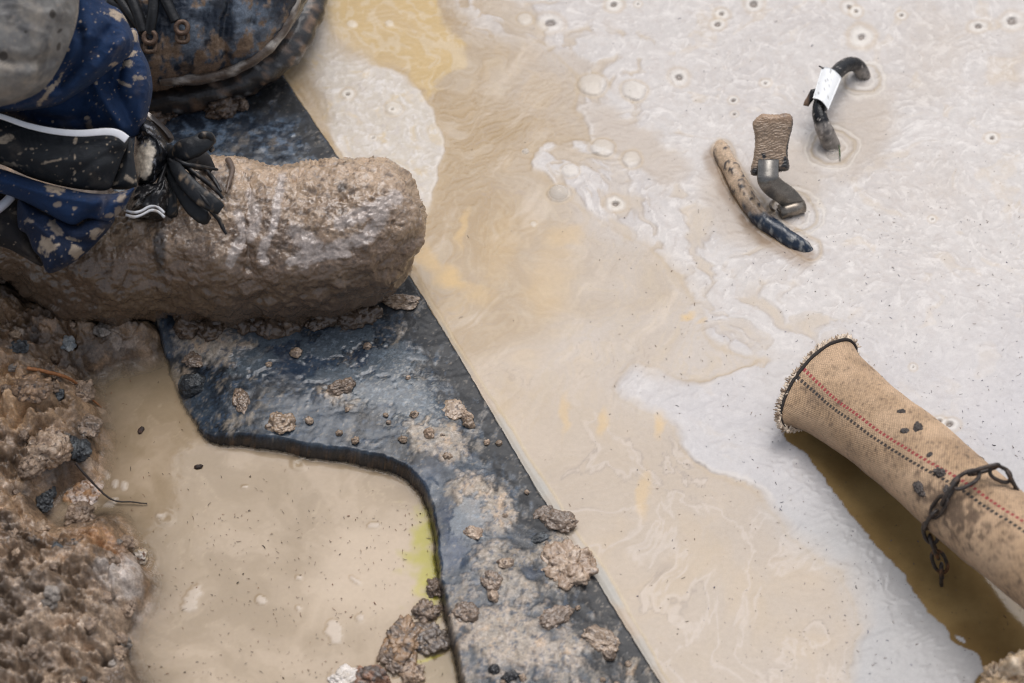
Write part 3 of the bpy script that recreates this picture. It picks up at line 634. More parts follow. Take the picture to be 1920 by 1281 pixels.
# second trouser layer hanging behind: dark inside of the hem
def cloth(name, outline, A, front, back, R, base, parent, splats=(), folds=(), g=1.7, wr=.006, mt=None, wet=.12, seed=1, tiltn=None):
    v, f, px, py, sd, side = inflate(outline, A, front, back, R, g=g, folds=folds, n=tiltn)
    d = wr * .5 * fbm(v, 14, 3, 110 + seed) + wr * .12 * fbm(v, 55, 3, 111 + seed) + .0022 * np.clip(fbm(v * np.array([1, 1.6, .8]), 26, 3, 115 + seed, .5, True) - .25, 0, 1)
    d = d * np.clip(sd / 10, 0, 1)
    v = displace(v, f, d)
    c = np.tile(base, (len(v), 1)) * (1 + .25 * fbm(v, 30, 4, 112 + seed))[:, None]
    c = shade(c, px, py, splats, v)
    return meshobj(name, v, f, mt or M_cloth, parent, col=c, wet=wet), (v, f, px, py, sd)
tr, _ = cloth('trousers', [(248,52),(264,90),(279,122),(286,160),(282,195),(272,230),(260,252),(238,260),(200,248),(150,251),(100,246),(50,233),(0,216),(-70,200),(-200,180),(-200,40),(60,90),(170,90)], P(180, 190, .165), .034, .03, 70, navy, person,
    splats=[(252,66,5,13,-10,1),(246,104,13,5,-32,1),(240,122,11,6,-25,1),(251,146,7,7,0,.8),(262,148,7,5,0,.8),(235,158,12,3,30,.8),(165,220,5,5,0,1),(168,232,5,8,0,.5),(100,228,3,3,0,1),(180,155,3,5,0,1),(214,170,2,2,0,1)],
    folds=[([(178,158),(198,195),(226,240)], .007, 10), ([(205,150),(232,200),(245,240)], -.007, 14), ([(240,90),(228,130),(222,160)], -.006, 7), ([(150,190),(150,215),(155,240)], -.005, 16), ([(262,100),(268,160),(262,220)], .004, 9), ([(60,215),(120,225),(170,215)], -.005, 10)], seed=2)
cloth('trouser_fold', [(-200,-200),(60,-200),(190,-120),(192,-10),(224,18),(241,45),(252,76),(246,100),(232,113),(205,133),(175,156),(140,179),(105,198),(50,207),(0,210),(-70,212),(-200,214)], P(120, 100, .215), .044, .02, 95, navy, person,
    splats=[(222,29,19,7,26,1),(92,170,5,27,40,1),(212,120,8,4,-20,.9),(150,40,2,2,0,1),(185,105,2,2,0,1)],
    folds=[([(235,70),(190,118),(120,170),(30,200)], .008, 16), ([(205,60),(170,100),(110,150)], -.006, 18), ([(150,-20),(165,50),(140,110)], .006, 20), ([(150,60),(148,110),(110,165)], -.005, 10), ([(215,20),(200,60)], -.004, 12)], seed=3)
cloth('knee_patch', [(-220,-200),(90,-200),(148,-80),(148,10),(143,45),(130,85),(108,132),(80,168),(48,186),(10,198),(-50,205),(-220,200)], P(50, 70, .275), .05, .02, 100, greyk, person,
    splats=[], folds=[([(120,20),(110,90),(70,150)], -.004, 12), ([(0,110),(50,118),(100,110)], -.005, 12)], seed=4, wr=.008)
kp = [o for o in COL.objects if o.name.startswith('knee_patch')][0]
# stains on the knee patch, painted as real dirt
def recolor(o, fn):
    me = o.data; n = len(me.vertices); co = np.empty(n * 3, F32); me.vertices.foreach_get('co', co); co = co.reshape(-1, 3) + np.array(o['_w'])
    a = me.attributes['Col']; cc = np.empty(n * 4, F32); a.data.foreach_get('color', cc); cc = cc.reshape(-1, 4)
    px, py = project(co); cc[:, :3] = fn(cc[:, :3].astype(float), px, py, co); a.data.foreach_set('color', cc.ravel())
def knee_dirt(c, px, py, v):
    n = fbm(v, 120, 3, 121)
    c = lerp(c, S(92, 91, 92), sstep(-.15, .3, fbm(v, 28, 5, 122, .65)) * .75); c = lerp(c, S(178, 167, 152), sstep(-.05, .3, fbm(v, 22, 5, 123, .65)) * .75); c = lerp(c, S(70, 68, 68), sstep(.1, .4, fbm(v, 60, 4, 124)) * .5)
    for (cx, cy, rx, ry, an) in [(98,27,6,10,0),(6,105,9,9,0),(112,58,6,3,-40),(48,60,3,3,0),(110,88,4,8,15)]: c = lerp(c, S(66, 60, 54), sstep(1.15, .8, ell(px, py, cx, cy, rx, ry, an) + n * .5) * .85)
    c = lerp(c, S(98, 100, 104), sstep(150, 200, py + n * 30) * .6)
    return c
recolor(kp, knee_dirt)
# black panel and its white piping
cloth('side_panel', [(-200,190),(-60,200),(0,214),(60,236),(110,248),(160,252),(205,249),(240,262),(228,300),(214,338),(208,352),(190,358),(130,352),(60,334),(0,308),(-60,296),(-200,280)], P(120, 290, .165), .026, .02, 60, blk, person,
    splats=[(142,262,4,7,20,1),(164,269,7,3,-15,1),(95,303,22,3,-12,.8),(20,308,28,4,5,.7),(140,298,2,8,0,.8),(140,322,3,5,0,1),(150,305,3,3,0,.7),(5,262,20,6,-20,1),(171,325,3,2,-30,.8),(38,288,6,3,-40,.5)],
    folds=[([(120,262),(190,262),(232,272)], .004, 8), ([(0,270),(80,300),(190,300)], .005, 22), ([(130,330),(180,300),(225,285)], -.004, 10)], seed=5)
cloth('pleat', [(238,262),(247,262),(252,300),(257,345),(250,352),(232,356),(208,352),(214,330),(228,295)], P(232, 310, .155), .012, .01, 22, blk, person, splats=[(228,310,4,4,0,1),(245,338,10,5,30,.6),(215,345,8,4,0,.6)], seed=6, g=1.5)
pl = catmull([(-120,192),(-60,204),(0,218),(50,235),(100,246),(150,250),(200,247),(222,251),(238,262)], 8, False)
pb_, vw = plane_pts(pl[:, 0], pl[:, 1], P(120, 250, .180)); path = pb_ + vw * .019
tv, tf = tube(path, np.linspace(.0016, .0030, len(path)), .0005, nseg=14, up=-FWD)
meshobj('reflective_piping', tv, tf, M_paper, person, col=S(236, 236, 238), wet=.5)
cloth('trouser_cuff', [(-200,290),(-60,300),(0,316),(60,336),(110,350),(160,361),(205,364),(235,358),(252,352),(246,366),(236,385),(216,408),(200,416),(165,410),(138,422),(110,412),(80,396),(40,376),(0,362),(-60,350),(-200,340)], P(120, 380, .150), .018, .014, 28, navy, person,
    splats=[(108,338,17,12,0,1),(105,352,17,10,0,1),(98,367,5,3,0,1),(107,383,10,5,0,.7),(139,391,5,4,0,.8),(228,372,14,8,-50,.8),(222,392,8,16,30,.7),(205,402,10,4,-20,.6)],
    folds=[([(0,335),(90,362),(180,378)], .004, 10), ([(200,366),(190,390),(170,408)], -.005, 8)], seed=7)
cloth('trouser_hem', [(36,372),(80,396),(138,420),(165,408),(205,405),(216,408),(208,425),(190,446),(160,476),(125,500),(98,512),(86,508),(76,484),(62,468),(50,440),(34,425)], P(120, 440, .128), .02, .014, 36, navy_shade, person,
    splats=[(90,462,17,14,20,1),(140,470,14,12,-40,.9),(178,438,16,6,-40,.8),(105,430,20,7,30,.6),(135,448,14,4,10,.7),(55,415,8,4,0,.5)],
    folds=[([(60,420),(100,450),(120,500)], .004, 10), ([(100,415),(130,450),(170,455)], -.005, 9)], seed=8)
cloth('trouser_lining', [(-200,330),(-20,350),(40,372),(50,400),(60,440),(70,470),(80,500),(40,480),(10,465),(-60,450),(-200,440)], P(20, 420, .115), .02, .02, 40, S(34, 32, 34), person, splats=[(30,400,10,3,0,.4)], seed=9)
tp = np.array([P(*q) for q in [(-60, 420, .14), (-20, 402, .142), (5, 385, .144), (22, 368, .146)]]); tv, tf = tube(catmull(tp, 6, False), .0035, nseg=10); meshobj('reflective_piping', tv, tf, M_paper, person, col=S(200, 200, 206), wet=.4)
# plastic wrap over the ankle
v, f, px, py, sd, side = inflate([(258,228),(270,222),(288,232),(303,252),(314,272),(312,300),(302,325),(288,343),(268,346),(254,340),(250,300)], P(282, 290, .135), .024, .03, 32, g=1.6, folds=[([(262,240),(296,262),(306,300)], .004, 5)])
v = displace(v, f, .003 * fbm(v, 60, 4, 131) * np.clip(sd / 8, 0, 1)); n = fbm(v * np.array([1, 1, .5]), 160, 4, 132, .6)
c = lerp(np.tile(S(26, 27, 30), (len(v), 1)), S(150, 152, 158), sstep(.08, .26, n) * .75); c = lerp(c, S(206, 194, 176), sstep(1.12, .85, ell(px, py, 270, 298, 18, 34, 12) + n * .8))
meshobj('ankle_wrap', v, f, M_plastic, person, col=c, wet=.75)
v, f, px, py, sd, side = inflate([(268,206),(284,214),(305,232),(322,250),(326,262),(314,268),(296,246),(276,228)], P(300, 240, .12), .01, .014, 14, g=1.6)
meshobj('boot_tongue', v, f, M_plastic, person, col=lerp(np.tile(S(44, 38, 36), (len(v), 1)), S(216, 206, 196), sstep(288, 278, px + fbm(v, 200, 2, 1) * 10) * .9), wet=.3)
v, f, px, py, sd, side = inflate([(246,356),(270,342),(292,344),(308,330),(318,352),(314,392),(300,410),(274,410),(250,402),(236,398)], P(280, 380, .115), .02, .02, 26, g=1.6, folds=[([(245,395),(268,372),(292,350)], .004, 4), ([(250,370),(275,360)], .003, 4)])
v = displace(v, f, .003 * fbm(v, 90, 3, 133) * np.clip(sd / 8, 0, 1)); n = fbm(v, 200, 4, 134, .6)
meshobj('wrap_end', v, f, M_plastic, person, col=lerp(np.tile(S(30, 30, 32), (len(v), 1)), S(140, 138, 136), sstep(.12, .3, n) * .7), wet=.7)
def strand(pts, r, name, mt, col, parent=person, nseg=10, wet=.4, flat=None):
    p = catmull(np.array([P(*q) for q in pts]), 8, False); n = len(p)
    rr = np.interp(np.linspace(0, 1, n), np.linspace(0, 1, len(r)), r) if np.ndim(r) else r
    tv, tf = tube(p, rr, None if flat is None else np.asarray(rr) * flat, nseg=nseg, up=None if flat is None else -FWD); tv = displace(tv, tf, .0006 * fbm(tv, 220, 3, 140))
    c = lerp(np.tile(col, (len(tv), 1)), S(150, 130, 108), sstep(.2, .4, fbm(tv, 150, 4, 141)) * .5)
    return meshobj(name, tv, tf, mt, parent, col=c, wet=wet)
for k, y in enumerate((393, 401)):
    strand([(236, y + 2, .142), (252, y + 6, .142), (266, y + 2, .142), (282, y - 6, .142), (296, y - 4, .142), (308, y + 6, .142)], .0011, 'stitching', M_paper, S(190, 190, 192), nseg=6)
# strap tied round the ankle: a loop and two tails
ks = S(24, 26, 29)
strand([(312,282,.128),(328,290,.140),(345,282,.147),(368,274,.150),(386,262,.152),(394,256,.150)], [.005,.007,.0085,.008,.007,.006], 'strap_loop', M_plastic, ks, flat=.45, wet=.3, nseg=14)
lp = [(372,262,.152),(380,254,.156),(391,254,.155),(396,262,.151),(392,272,.147),(399,284,.144)]
strand(lp, [.002,.003,.003,.003,.003,.002], 'strap_end', M_plastic, ks, wet=.3)
strand([(318,292,.135),(332,318,.142),(352,345,.142),(376,368,.138),(400,384,.134),(414,394,.130)], [.003,.005,.0062,.0066,.006,.004], 'strap_tail', M_plastic, ks, flat=.34, wet=.25, nseg=14)
strand([(316,298,.128),(326,330,.134),(344,362,.132),(364,390,.126),(382,408,.120),(392,414,.116)], [.003,.005,.0062,.0066,.0055,.003], 'strap_tail', M_plastic, ks, flat=.34, wet=.25, nseg=14)
strand([(322,296,.120),(318,330,.122),(314,365,.120),(322,398,.112),(328,408,.106)], [.005,.007,.007,.005,.002], 'strap_tail', M_plastic, ks, flat=.34, wet=.25, nseg=14)
strand([(326,286,.13),(350,292,.128),(378,302,.122),(398,320,.116)], [.007,.009,.008,.003], 'strap_tail', M_plastic, S(40, 36, 34), flat=.34, wet=.4, nseg=12)

for q in ([(318,300,.138),(350,330,.142),(382,372,.138),(398,392,.132)],[(330,300,.136),(362,322,.138),(400,352,.130),(418,372,.124)],[(312,305,.13),(300,340,.13),(292,372,.126),(300,400,.12)],[(322,290,.138),(342,306,.142),(372,312,.138),(408,318,.126)],[(340,300,.13),(356,318,.134),(366,342,.132)]):
    strand(q, [.0016,.002,.0018,.0010], 'cord', M_plastic, S(28, 28, 30), wet=.35)
# the mud-caked boot
v, f, px, py, sd, side = inflate([(-200,420),(60,380),(200,370),(300,325),(370,300),(440,300),(500,308),(556,310),(610,301),(658,297),(702,298),(742,316),(772,348),(792,390),(797,425),(787,465),(770,500),(744,535),(702,566),(650,582),(600,590),(540,603),(480,596),(430,606),(380,598),(320,590),(250,600),(180,606),(120,598),(60,566),(0,525),(-200,520)], P(560, 450, .056), .056, .050, 150, g=1.7,
    folds=[([(440,300),(470,360),(460,420),(470,500)], -.005, 14), ([(300,440),(420,500),(560,520),(690,500)], .003, 30), ([(640,330),(700,350),(750,420)], .004, 40)])
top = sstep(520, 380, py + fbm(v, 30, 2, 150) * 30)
w1, wc1 = worley(v, 55, 151); w2, wc2 = worley(v, 130, 152)
lump = np.clip(.62 - w1, 0, 1) * sstep(.45, .75, wc1)
d = .0072 * fbm(v, 24, 5, 153, .58) + .0018 * fbm(v, 85, 4, 154, .6, True) * (0.2 + .8 * top) + lump * .0075 + np.clip(.5 - w2, 0, 1) * .0022 * sstep(.5, .8, wc2) + .0035 * fbm(v * np.array([.8, 1, 1.3]), 45, 4, 159, .55) + .0011 * fbm(v, 230, 3, 155, .6) + .0030 * np.clip(.45 - worley(v, 95, 149)[0], 0, 1) * (worley(v, 95, 149)[1] > .7) 
d = d - .004 * sstep(.25, .5, fbm(v, 70, 3, 158)) * top
v = displace(v, f, d)
v[:, 2] = np.maximum(v[:, 2], -.012)
n1 = fbm(v, 35, 4, 156); n2 = fbm(v, 140, 4, 157, .6)
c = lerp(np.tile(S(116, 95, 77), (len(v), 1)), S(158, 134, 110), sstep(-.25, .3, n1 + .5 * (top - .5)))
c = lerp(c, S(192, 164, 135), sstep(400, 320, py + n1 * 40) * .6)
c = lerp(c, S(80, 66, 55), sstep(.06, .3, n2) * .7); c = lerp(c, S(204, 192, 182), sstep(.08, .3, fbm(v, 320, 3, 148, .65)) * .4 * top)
c = lerp(c, S(90, 73, 58), sstep(440, 560, py + n1 * 60) * .7)  # boot's lit top painted lighter above, its shaded lower front darker here
slick = np.zeros(len(v))
for (pts, w_) in [([(530,335),(520,380),(512,430),(492,470),(498,490)], 8), ([(445,400),(455,440),(440,470),(432,492)], 9), ([(560,440),(585,465),(570,480)], 20), ([(470,370),(480,410),(470,440)], 12), ([(620,470),(690,440),(720,400)], 14), ([(545,490),(600,480),(650,475)], 9), ([(640,420),(700,390),(740,370)], 14)]:
    slick = np.maximum(slick, sstep(1.25, .6, dline(px, py, pts) / w_ + n2 * 1.1))
slick *= (side > 0)
c = lerp(c, S(184, 172, 164), slick * .7)  # wet runs paled to paint in their gloss
c = lerp(c, S(40, 38, 38), sstep(1.1, .5, ell(px, py, 300, 470, 16, 50, 0) + n1) * .8); c = lerp(c, S(50, 50, 54), sstep(1.2, .4, ell(px, py, 395, 350, 46, 36, 40) + n2 * 1.5) * .7)
c = lerp(c, S(52, 44, 38), sstep(1.1, .5, ell(px, py, 642, 352, 13, 12, 0) + n2) * .8)
wet = np.clip(.5 + n1 * .8 + (1 - top) * .3, 0, .95); wet = np.maximum(wet, slick * 1.0); wet = np.maximum(wet, .85 * sstep(.0, .25, fbm(v, 55, 3, 147)))
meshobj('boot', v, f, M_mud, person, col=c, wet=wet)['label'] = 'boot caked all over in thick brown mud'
strand([(428,300,.115),(436,318,.118),(430,340,.12),(424,362,.12)], [.0026,.0022,.0018,.001], 'lace', M_mud, S(90, 70, 54))
strand([(384,318,.125),(400,336,.128),(414,360,.126)], [.002,.0018,.0012], 'lace', M_plastic, S(30, 30, 32))
strand([(395,395,.125),(410,412,.120),(424,440,.114)], [.0015,.002,.001], 'lace', M_plastic, S(24, 22, 22))
# the laced boot behind
v, f, px, py, sd, side = inflate([(200,-160),(545,-160),(588,-80),(582,-14),(568,18),(548,54),(516,90),(480,120),(420,144),(350,160),(300,172),(250,176),(190,170),(150,120),(150,-60)], P(420, 60, .062), .052, .045, 140, g=2.2,
   folds=[([(430,10),(420,60),(425,130)], -.005, 8), ([(480,-20),(470,40)], -.004, 10)])
n1 = fbm(v, 30, 4, 161); n2 = fbm(v * np.array([1.4, 1, .8]), 70, 5, 162, .6)
v = displace(v, f, .003 * n1 + .0022 * fbm(v, 90, 4, 163, .6))
c = lerp(np.tile(S(40, 46, 56), (len(v), 1)), S(112, 122, 134), sstep(-.1, .3, n1 + n2 * .5) * .7)  # grey-blue sheen of the wet leather painted into the colour
c = lerp(c, S(126, 106, 88), sstep(.06, .26, n2 + .25 * sstep(60, 170, py + px * .1) - .05)); c = lerp(c, S(26, 26, 28), sstep(.1, .35, fbm(v, 50, 4, 164)) * .75)
meshobj('boot', v, f, M_plate, person, col=c, wet=.62 + n1 * .4)['label'] = 'black laced boot streaked with mud'
bt = [o for o in COL.objects if o.name == 'boot.001'][0]
def on_boot(px, py, lift=.05): 
    b, vw = plane_pts(np.array([px], float), np.array([py], float), P(420, 60, .062)); return (b + vw * lift)[0]
v, f = tube(catmull(np.array([P(*q) for q in [(150,190,.014),(230,196,.014),(300,188,.016),(380,172,.018),(450,148,.020),(500,122,.022),(538,88,.024),(562,48,.026),(576,4,.028),(584,-80,.030),(540,-180,.03)]]), 8, False), .016, .014, nseg=24)
v = displace(v, f, .0045 * fbm(v, 70, 4, 165, .6) + .004 * np.clip(.5 - worley(v, 90, 166)[0], 0, 1))
n = fbm(v, 90, 4, 167, .6); c = lerp(np.tile(S(34, 31, 30), (len(v), 1)), S(128, 102, 80), sstep(.05, .3, n)); c = lerp(c, S(160, 160, 160), sstep(.25, .36, fbm(v, 160, 3, 168)) * .7)
meshobj('boot_sole', v, f, M_mud, bt, col=c, wet=.5)
v, f = tube(catmull(np.array([on_boot(*q) for q in [(300,150,.022),(370,148,.020),(430,134,.020),(484,106,.022),(518,72,.02),(544,30,.02),(558,-20,.02)]]), 8, False), .005, nseg=12)
v = displace(v, f, .002 * fbm(v, 120, 3, 169)); meshobj('welt', v, f, M_mud, bt, col=lerp(np.tile(S(96, 82, 70), (len(v), 1)), S(176, 168, 158), sstep(0, .3, fbm(v, 100, 3, 170))), wet=.5)
for pts in ([(205,-30,.045),(228,0,.052),(250,30,.056),(272,62,.056)], [(240,-20,.056),(256,20,.058),(270,60,.058)], [(290,-30,.058),(288,10,.060),(284,40,.060),(278,64,.058)], [(300,-20,.060),(318,16,.060),(330,40,.060)], [(206,0,.045),(235,20,.05),(262,66,.05)]):
    q = catmull(np.array([on_boot(*p) for p in pts]), 8, False); tv, tf = tube(q, .0045, .003, nseg=10); meshobj('lace', tv, tf, M_plastic, person, col=S(26, 27, 29), wet=.25)
def ring(cx, cy, rx, ry, r, lift, name, col, parent, seg=28, sq=2.0):
    a = np.arange(seg) / seg * 2 * pi; ca = np.sign(np.cos(a)) * np.abs(np.cos(a)) ** (2 / sq); sa = np.sign(np.sin(a)) * np.abs(np.sin(a)) ** (2 / sq)
    b, vw = plane_pts(cx + rx * ca, cy + ry * sa, P(420, 60, .062)); tv, tf = tube(b + vw * lift, r, nseg=10, closed=True)
    return meshobj(name, tv, tf, M_rust, parent, col=col, wet=.5)
for (cx, cy, lf) in ((281, 80, .056), (341, 62, .058)):
    ring(cx, cy - 10, 11, 11, .0022, lf + .003, 'lace_ring', S(92, 74, 62), bt); ring(cx + 1, cy + 8, 10, 9, .0020, lf, 'lace_ring', S(100, 82, 68), bt, sq=3.0)

# ================================================================== hose, chain
HP = [(1527,714,.020),(1600,768,.029),(1662,816,.039),(1726,868,.049),(1790,925,.058),(1860,985,.066),(1930,1040,.072),(2080,1160,.08),(2400,1420,.09),(2900,1800,.10)]
hp = catmull(np.array([P(*q) for q in HP]), 22, False); n = len(hp); s_ = np.r_[0, np.cumsum(np.linalg.norm(np.diff(hp, axis=0), axis=1))]
end = np.exp(-s_ / .022); ra = .0335 + .0150 * end; rb = .027 - .009 * np.exp(-s_ / .03)
NS = 96; hv, hf = tube(hp, ra, rb, nseg=NS, up=np.array([0, 0, 1.0]), cap=False)
# the cut is not square: the end runs on over the left side
th = np.tile(np.arange(NS) / NS * 2 * pi, n)
t, sx, ux = frames(hp, np.array([0, 0, 1.0]))
k = np.repeat(end, NS); hv = hv + np.repeat(t, NS, axis=0) * (k * (.012 * np.cos(th) * 1.0 - .010 * (np.sin(th) - .3)))[:, None]
hv = displace(hv, hf, .0010 * fbm(hv, 40, 3, 181) + .0022 * fbm(hv, 14, 3, 182))
# where the stripes run: find the ring angle nearest the photo's black stripe
STR = catmull([(1488,700),(1560,765),(1640,822),(1720,872),(1790,910),(1860,958),(1935,1006),(2100,1120),(2420,1380),(2900,1760)], 6, False)
hpx, hpy = project(hv); dd = dline(hpx, hpy, STR, False).reshape(n, NS); dd = dd + 500 * (np.sin(th).reshape(n, NS) < -.2)
best = np.unwrap(np.argmin(dd, 1) / NS * 2 * pi); ker = np.ones(15) / 15; best = np.convolve(np.pad(best, 7, 'edge'), ker, 'valid')
ang = (th.reshape(n, NS) - best[:, None] + pi) % (2 * pi) - pi
U = (ang * .030).ravel(); V = np.repeat(s_, NS)
hoseroot = thing('fire_hose', P(1532, 716, 0), 'tan woven canvas hose with red and black stitched stripes lying across the pool', 'hose')
def hose_shader(nt, L, co, col, nrm, b):
    a1 = N(nt, 'ShaderNodeAttribute', attribute_name='hu').outputs['Fac']; a2 = N(nt, 'ShaderNodeAttribute', attribute_name='hv').outputs['Fac']
    def M(op, a, b_=None, c_=None):
        m = N(nt, 'ShaderNodeMath', operation=op)
        for i, x in enumerate((a, b_, c_)):
            if x is None: continue
            if isinstance(x, (int, float)): m.inputs[i].default_value = x
            else: L(x, m.inputs[i])
        return m.outputs[0]
    wa = M('SINE', M('MULTIPLY', a1, 2 * pi / .0021)); wb = M('SINE', M('MULTIPLY', a2, 2 * pi / .0021))
    h = M('MULTIPLY', wa, wb); h2 = M('ADD', M('MULTIPLY', h, .5), M('MULTIPLY', M('ABSOLUTE', wb), .6))
    bp = N(nt, 'ShaderNodeBump', i_Distance=.0006, i_Strength=.7); L(h2, bp.inputs['Height'])
    if nrm: L(nrm, bp.inputs['Normal'])
    mr = N(nt, 'ShaderNodeMapRange', i_From_Min=-.5, i_From_Max=1.1, i_To_Min=.58, i_To_Max=1.18); L(h2, mr.inputs['Value'])
    mx = N(nt, 'ShaderNodeMix', data_type='RGBA', blend_type='MULTIPLY'); mx.inputs[0].default_value = 1.0; L(col, mx.inputs[6]); L(mr.outputs[0], mx.inputs[7]); col = mx.outputs[2]
    for u0, rgb in ((0.0, (.018, .018, .02, 1)), (.0058, (.33, .035, .04, 1))):
        near = M('LESS_THAN', M('ABSOLUTE', M('SUBTRACT', a1, u0)), .00115)
        dash = M('GREATER_THAN', M('SINE', M('MULTIPLY', a2, 2 * pi / .0037)), -.35)
        mx = N(nt, 'ShaderNodeMix', data_type='RGBA'); L(M('MULTIPLY', M('MULTIPLY', near, dash), .9), mx.inputs[0]); L(col, mx.inputs[6]); mx.inputs[7].default_value = rgb; col = mx.outputs[2]
    # crumbs of soil stuck to the cloth
    return col, bp.outputs['Normal']
M_hose = mat('hose_canvas', bumps=[(120, .0008, .3)], var=[(40, .85, 1.1), (500, .85, 1.12)], dry=.85, wetr=.45, extra=hose_shader, sheen=.1)
n1 = fbm(hv, 30, 4, 183); n2 = fbm(hv, 160, 4, 184, .6)
hc = lerp(np.tile(S(205, 172, 138), (len(hv), 1)), S(178, 146, 112), sstep(-.2, .3, n1) * .7)
low = sstep(.1, -.7, np.sin(th)); hc = lerp(hc, S(112, 88, 64), low * .85)  # shaded underside of the hose painted darker
hc = lerp(hc, S(60, 46, 38), sstep(.34, .44, n2 + n1 * .5) * .65); hc = lerp(hc, S(84, 66, 54), sstep(.16, .3, fbm(hv, 420, 3, 187, .6) + n1 * .3) * .4)
hc = lerp(hc, S(88, 70, 56), sstep(1.2, .3, ell(hpx, hpy, 1790, 960, 90, 40, 40) + n2 * 2.4) * .8); hc = lerp(hc, S(110, 90, 74), sstep(1.1, .2, ell(hpx, hpy, 1530, 745, 30, 22, 40) + n2) * .5)
hc = lerp(hc, S(136, 104, 76), sstep(.02, .0, V) * 0)
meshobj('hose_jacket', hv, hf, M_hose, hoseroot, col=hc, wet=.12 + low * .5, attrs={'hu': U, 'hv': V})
# inner wall, dark bore and seam of the cut end
inner = hv[:NS * 12].reshape(12, NS, 3); cen = inner.mean(1, keepdims=True); iv = (cen + (inner - cen) * .93).reshape(-1, 3)
cap_v = np.vstack([iv, iv[-NS:].mean(0)]); fi = []
for i in range(11):
    a = np.arange(NS); b = (a + 1) % NS; fi.append(np.stack([i * NS + a, i * NS + b, (i + 1) * NS + b, (i + 1) * NS + a], 1))
a = np.arange(0, NS, 2); fi.append(np.stack([np.full(len(a), 12 * NS), 11 * NS + (a + 2) % NS, 11 * NS + (a + 1) % NS, 11 * NS + a], 1))
meshobj('hose_lining', cap_v, np.vstack(fi), M_plastic, hoseroot, col=S(60, 48, 38), wet=.3)
rim = hv[:NS]; rim2 = hv[NS * 2:NS * 3]
tv, tf = tube((rim2 - rim2.mean(0)) * 1.012 + rim2.mean(0), .0015, nseg=8, closed=True); tv = displace(tv, tf, .0006 * fbm(tv, 300, 2, 185))
meshobj('hose_seam', tv, tf, M_thread, hoseroot, col=S(44, 38, 34), wet=.3)
parts = []
for i in range(1000):
    a = random.random() * NS; i0 = int(a) % NS; i1 = (i0 + 1) % NS; w = a - int(a); p0 = rim[i0] * (1 - w) + rim[i1] * w
    rd = p0 - rim.mean(0); rd /= np.linalg.norm(rd)
    d = -t[0] * random.uniform(.5, 1.1) + rd * random.uniform(.1, 1.1) + np.array([random.gauss(0, .45) for _ in range(3)]); d /= np.linalg.norm(d)
    L_ = random.uniform(.0018, .0048); bend = np.array([random.gauss(0, .5) for _ in range(3)])
    q = np.array([p0 + t[0] * .002 + d * L_ * u + bend * L_ * .35 * u * u for u in (0, .33, .66, 1)]); q[:, 2] = np.maximum(q[:, 2], .0012)
    parts.append(tube(q, [.0009, .0008, .0007, .0004], nseg=5))
fv, ff = join(parts); meshobj('frayed_edge', fv, ff, M_thread, hoseroot, col=lerp(np.tile(S(224, 206, 184), (len(fv), 1)), S(140, 118, 98), sstep(-.1, .3, fbm(fv, 160, 3, 186))), wet=.1)
# soil crumbs on the hose
def hose_pt(px, py, lift=.0):
    d2 = np.hypot(hpx - px, hpy - py) + 400 * (np.sin(th) < -.3); i = int(np.argmin(d2)); return hv[i], i
for j, (cx, cy, sz) in enumerate([(1697,806,.0028),(1722,803,.004),(1766,886,.0045),(1742,853,.0022),(1728,917,.005),(1690,770,.0026),(1780,920,.0035),(1835,860,.003)]):
    p, i = hose_pt(cx, cy); rv, rf = rock((sz * 1.2, sz * .8, sz * .4), 200 + j, .45, True, 0, 2.0); rv = rotz(rv, j * 1.3)
    o = meshobj('soil_crumb', rv + p, rf, M_earth, col=S(62, 50, 42), wet=.4, origin=p)
    tag(o, 'dark crumb of soil stuck on top of the tan canvas hose', 'soil crumb', 'soil crumbs on the hose')
# chain
chain = thing('chain', P(1768, 1100, 0), 'short rusty chain looped over the tan hose with one end hanging into the water', 'chain')
CP = [(1908,920,.078),(1893,895,.094),(1878,872,.102),(1842,884,.101),(1806,892,.098),(1786,912,.095),(1768,944,.085),(1746,968,.069),(1738,990,.054),(1750,1022,.038),(1762,1052,.022),(1770,1078,.009),(1766,1096,-.003)]
cp = catmull(np.array([P(*q) for q in CP]), 30, False); cs = np.r_[0, np.cumsum(np.linalg.norm(np.diff(cp, axis=0), axis=1))]
pitch = .0155; u0 = .004; m = int(cs[-1] / pitch)
for i in range(m):
    a = np.array([np.interp(u0 + i * pitch - .004 + x, cs, cp[:, c]) for x in (0,) for c in range(3)]); b = np.array([np.interp(u0 + i * pitch + pitch + .004, cs, cp[:, c]) for c in range(3)])
    mid = (a + b) / 2; ax = b - a; Lk = np.linalg.norm(ax); ax /= Lk
    ref = (CAM - mid) / np.linalg.norm(CAM - mid); s1_ = np.cross(ax, ref); s1_ /= np.linalg.norm(s1_); s2_ = np.cross(ax, s1_)
    roll = (.35 if i % 2 else 1.75) + random.uniform(-.25, .25); side_ = s1_ * cos(roll) + s2_ * sin(roll)
    al = np.arange(28) / 28 * 2 * pi; hl = Lk / 2 - .0006; hw = .0047
    q = mid + np.outer(np.sign(np.cos(al)) * np.abs(np.cos(al)) ** .7 * hl, ax) + np.outer(np.sin(al) * hw, side_)
    tv, tf = tube(q, .00145, nseg=10, closed=True); tv = displace(tv, tf, .0005 * fbm(tv, 260, 3, 190))
    meshobj('link', tv, tf, M_rust, chain, col=lerp(np.tile(S(70, 64, 60), (len(tv), 1)), S(110, 78, 52), sstep(0, .3, fbm(tv, 160, 3, 191)) * (.4 + .6 * (i > 7))), wet=.5)

